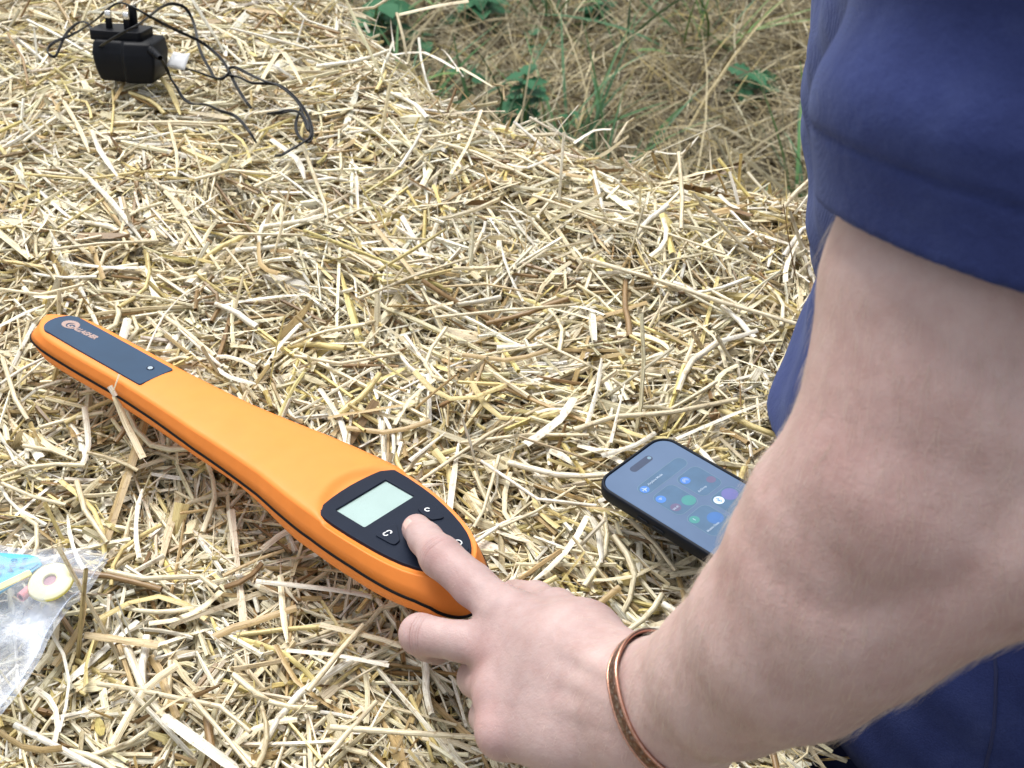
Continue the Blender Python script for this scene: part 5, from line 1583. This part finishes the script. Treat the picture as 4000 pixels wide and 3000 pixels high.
for w0, rr_ in ((.0039, .0011), (-.0039, .0007)):
    V, Fq = band_prof(rail(w0, rr_)); mesh_obj('rim', from_np('rim', V - PT0, Fq), M_COP, br)

# ------------------------------------------------------------------ clear bag and what is in it
def bagbump(x, y):
    return (0.0016 * noise.noise(Vector((x * 60, y * 60, 1))) + .0005 * noise.noise(Vector((x * 160, y * 90, 5))) + .0034 * noise.noise(Vector((x * 26, y * 40, 9))))
t = NT('clear_film')
b_ = t.b; t.b.inputs['Base Color'].default_value = (.66, .74, .88, 1); t.b.inputs['Roughness'].default_value = .2; t.b.inputs['Specular IOR Level'].default_value = .9
f = t.noise(20, 4, .5, None, 1.2)
t.bump(f, .6, .006)
tr = t.n('BsdfTransparent'); tr.inputs['Color'].default_value = (.97, .98, 1, 1)
mx = t.n('MixShader')
lw_ = t.n('LayerWeight'); lw_.inputs['Blend'].default_value = .35
fac = t.math('ADD', t.math('MULTIPLY', lw_.outputs['Facing'], .30), t.math('MULTIPLY', t.math('SUBTRACT', f, .33), 1.15))
fac = t.math('MINIMUM', t.math('MAXIMUM', fac, .12), .46)
t.l(fac, mx.inputs[0]); t.l(tr.outputs[0], mx.inputs[1]); t.l(t.b.outputs[0], mx.inputs[2]); t.l(mx.outputs[0], t.out.inputs[0])
M_FILM = t.m
A_, B_, C_, D_ = at_z(-620, 2080, .012), at_z(422, 2166, .010), at_z(-20, 2800, .010), at_z(-900, 2600, .010)
EDGE = [(422, 2166), (338, 2301), (271, 2362), (199, 2458), (151, 2560), (96, 2651), (48, 2717), (-20, 2800)]
bagc = (A_ + B_ + C_ + D_) / 4
bag = empty('plastic_bag', Matrix.Translation(tuple(bagc)), 'crumpled clear plastic bag holding ear tags on the straw', 'plastic bag')
NB = 56
ed = catmull([at_z(u, v, .010) for u, v in EDGE], 8)
def bag_sheet(z0, amp, cover):
    rows = []
    for i_ in range(NB + 1):
        s_ = i_ / NB
        right = ed[min(len(ed) - 1, int(s_ * (len(ed) - 1)))]
        left = A_ * (1 - s_) + D_ * s_
        for j_ in range(NB + 1):
            q_ = j_ / NB
            p = left * (1 - q_) + right * q_
            if i_ == 0: p = p + np.array([0, .002 * math.sin(q_ * 16), 0])
            e_ = min(1, 5 * min(s_, 1 - s_, q_, 1 - q_))
            z = .012 + bagbump(p[0], p[1]) * (1.0 if amp > 0 else .6) * (.35 + .65 * e_)
            if cover is not None:
                dc = np.hypot(p[0] - cover[0], p[1] - cover[1])
                z += e_ * (.004 + .0155 * math.exp(-(max(0, dc - .012) / .018) ** 2) + .006 * math.exp(-((p[0] - cover[0] + .05) / .03) ** 2 - ((p[1] - cover[1] - .006) / .03) ** 2))
            else:
                z = z - .003
            rows.append((p[0], p[1], z + z0))
    return np.array(rows)
fq = np.array([(a * (NB + 1) + b, (a + 1) * (NB + 1) + b, (a + 1) * (NB + 1) + b + 1, a * (NB + 1) + b + 1) for a in range(NB) for b in range(NB)])
dc_ = at_z(194, 2262, .022)
top_s = bag_sheet(.0, 1, dc_); bot_s = bag_sheet(-.003, -1, None)
mesh_obj('top_film', from_np('top_film', top_s - bagc, fq), M_FILM, bag)
mesh_obj('bottom_film', from_np('bottom_film', bot_s - bagc, fq), M_FILM, bag)
eb = tube_np(np.array([p + np.array([0, 0, .0015]) for p in top_s.reshape(NB + 1, NB + 1, 3)[:, NB]]), .0005, 5)
mesh_obj('sealed_edge', from_np('sealed_edge', eb[0] - bagc, eb[1]), M_FILM, bag)
# button tag
M_YEL = simple('yellow_plastic', (.82, .75, .18), .45, var=.04, bump=0)
M_YEL_GLARE = simple('yellow_plastic_glare', (.78, .74, .46), .35, var=.03, bump=0)  # whitish reflection of the bag film painted into the yellow
M_PINK = simple('pink_plastic', (.78, .32, .33), .35, var=.05, bump=0)
M_CYAN = simple('cyan_plastic', (.005, .34, .56), .4, var=.08, bump=0)
def lathe_np(prof, n=36):
    V = [(r * math.cos(2 * math.pi * k / n), r * math.sin(2 * math.pi * k / n), z) for r, z in prof for k in range(n)]
    i = np.arange(len(prof) - 1)[:, None]; j = np.arange(n)[None]
    return np.array(V), np.stack([i * n + j, i * n + (j + 1) % n, (i + 1) * n + (j + 1) % n, (i + 1) * n + j], -1).reshape(-1, 4)
bt_ = empty('button_tag', Matrix.Translation((dc_[0], dc_[1], .0195)) @ Matrix.Rotation(R(-5), 4, 'Y') @ Matrix.Rotation(R(4), 4, 'X'), 'round yellow button ear tag inside the clear bag', 'ear tag')
V, Fq = lathe_np([(.0046, -.0005), (.0046, .0020), (.0060, .0022), (.0105, .0014), (.0143, .0008), (.0150, .0001), (.0152, -.0008), (.0146, -.0016), (.0068, -.0018), (.0046, -.0005)])
mesh_obj('disc', from_np('disc', V, Fq), M_YEL_GLARE, bt_)
V, Fq = lathe_np([(.0154, .0002), (.0156, -.0004), (.0154, -.0013), (.0148, -.0018), (.0144, -.0014)]); mesh_obj('rim', from_np('rim', V, Fq), M_YEL, bt_)
V, Fq = lathe_np([(.0066, -.0015), (.0066, -.0085), (.0060, -.0090), (.0040, -.0090), (.0040, -.0005)]); mesh_obj('hub', from_np('hub', V, Fq), M_YEL_GLARE, bt_)
V, Fq = lathe_np([(.0001, .0006), (.0045, .0004)]); mesh_obj('centre', from_np('centre', V, Fq), simple('mauve_plastic', (.46, .26, .30), .5, bump=0), bt_)
# yellow flap lying behind it, seen on edge
yt = at_z(40, 2278, .018)
yf = empty('yellow_tag', Matrix.Translation(tuple(yt)), 'yellow tag strip reaching out of the left side of the view inside the clear bag', 'ear tag')
Y0, Y1 = at_z(-260, 2430, .016) - yt, at_z(120, 2232, .0195) - yt
cen = (Y0 + Y1) / 2; dY = Y1 - Y0; angY = math.atan2(dY[1], dY[0]); LY = float(np.linalg.norm(dY[:2]))
mesh_obj('strap', plate_mesh('strap', rrect(0, 0, LY, .0052, .0015, 3), .0016, .0004), M_YEL, yf, Matrix.Translation(tuple(cen)) @ Matrix.Rotation(angY, 4, 'Z'))
# cyan folded tag with printed number
cyp = [at_z(u, v, .012) for u, v in ((-260, 2190), (0, 2166), (118, 2174), (152, 2184), (168, 2212), (100, 2262), (0, 2325), (-260, 2470))]
cc_ = np.mean(cyp, 0)
cy = empty('cyan_tag', Matrix.Translation((cc_[0], cc_[1], .0125)), 'bright cyan ear tag with a faded number inside the clear bag', 'ear tag')
pl_ = [(p[0] - cc_[0], p[1] - cc_[1]) for p in cyp][::-1]
mesh_obj('flap', plate_mesh('flap', pl_, .0016, .0004), M_CYAN, cy)
fold_ = [at_z(u, v, .0145) for u, v in ((118, 2178), (150, 2205), (20, 2290), (-6, 2300))]
mesh_obj('folded_corner', plate_mesh('folded_corner', [(p[0] - cc_[0], p[1] - cc_[1]) for p in fold_][::-1], .0007, .0002), simple('deep_cyan_plastic', (.015, .34, .62), .32, var=.08, bump=0), cy, Matrix.Translation((0, 0, .0017)))
M_INK = simple('grey_blue_ink', (.03, .16, .28), .5, bump=0)
for s_, (u, v), sz in (('UK0', (99, 2180), .0046), ('004', (57, 2182), .0064), ('0 9', (6, 2205), .0064)):
    p = at_z(u, v, .015)
    me = text_mesh('lettering', s_, sz, .00005, 0, .00004, spacing=1.25)
    mesh_obj('lettering', me, M_INK, cy, Matrix.Translation((p[0] - cc_[0], p[1] - cc_[1], .0027)) @ Matrix.Rotation(R(-92), 4, 'Z'), False)
# pink tube
a, b = at_z(80, 2334, .015), at_z(150, 2275, .013)
pk = empty('pink_tube', Matrix.Translation(tuple(a)), 'short pink plastic tube beside the button tag inside the clear bag', 'tube')
pp_ = np.array([a + (b - a) * s_ - a for s_ in (0, 0, .5, 1, 1)])
V1, F1 = tube_np(np.array([(0, 0, 0), (b - a) * .5, (b - a)]), .0034, 16)
V2, F2 = tube_np(np.array([(0, 0, 0), (b - a) * .5, (b - a)]), .0021, 16)
ringF = np.array([(k, (k + 1) % 16, 48 + (k + 1) % 16, 48 + k) for k in range(16)])
mesh_obj('wall', from_np('wall', np.concatenate([V1, V2]), np.concatenate([F1, F2[:, ::-1] + 48, ringF])), M_PINK, pk)

# pale stalks leaning over the reader's edge
def loose(pts, w, col, label, style='flat'):
    P = np.array(pts); c = P.mean(0)
    me = stalk_mesh('straw_stalk', P - c, w, style, col)
    o = mesh_obj('straw_stalk', me, M_STRAW); o.location = tuple(c)
    tag(o, label, 'straw')
loose([at_z(560, 1790, .004), at_z(490, 1650, .016), at_z(448, 1545, .030)], .0046, PAL2, 'split stalk leaning up against the side of the orange reader', 'flat')
loose([at_z(452, 1548, .0335), at_z(428, 1508, .040)], .0042, WHT, 'white broken straw tip resting on the edge of the orange reader')
loose([at_z(440, 1535, .037), at_z(456, 1490, .047), at_z(466, 1462, .050)], .0019, CRM, 'thin pale sliver pointing up over the orange reader')
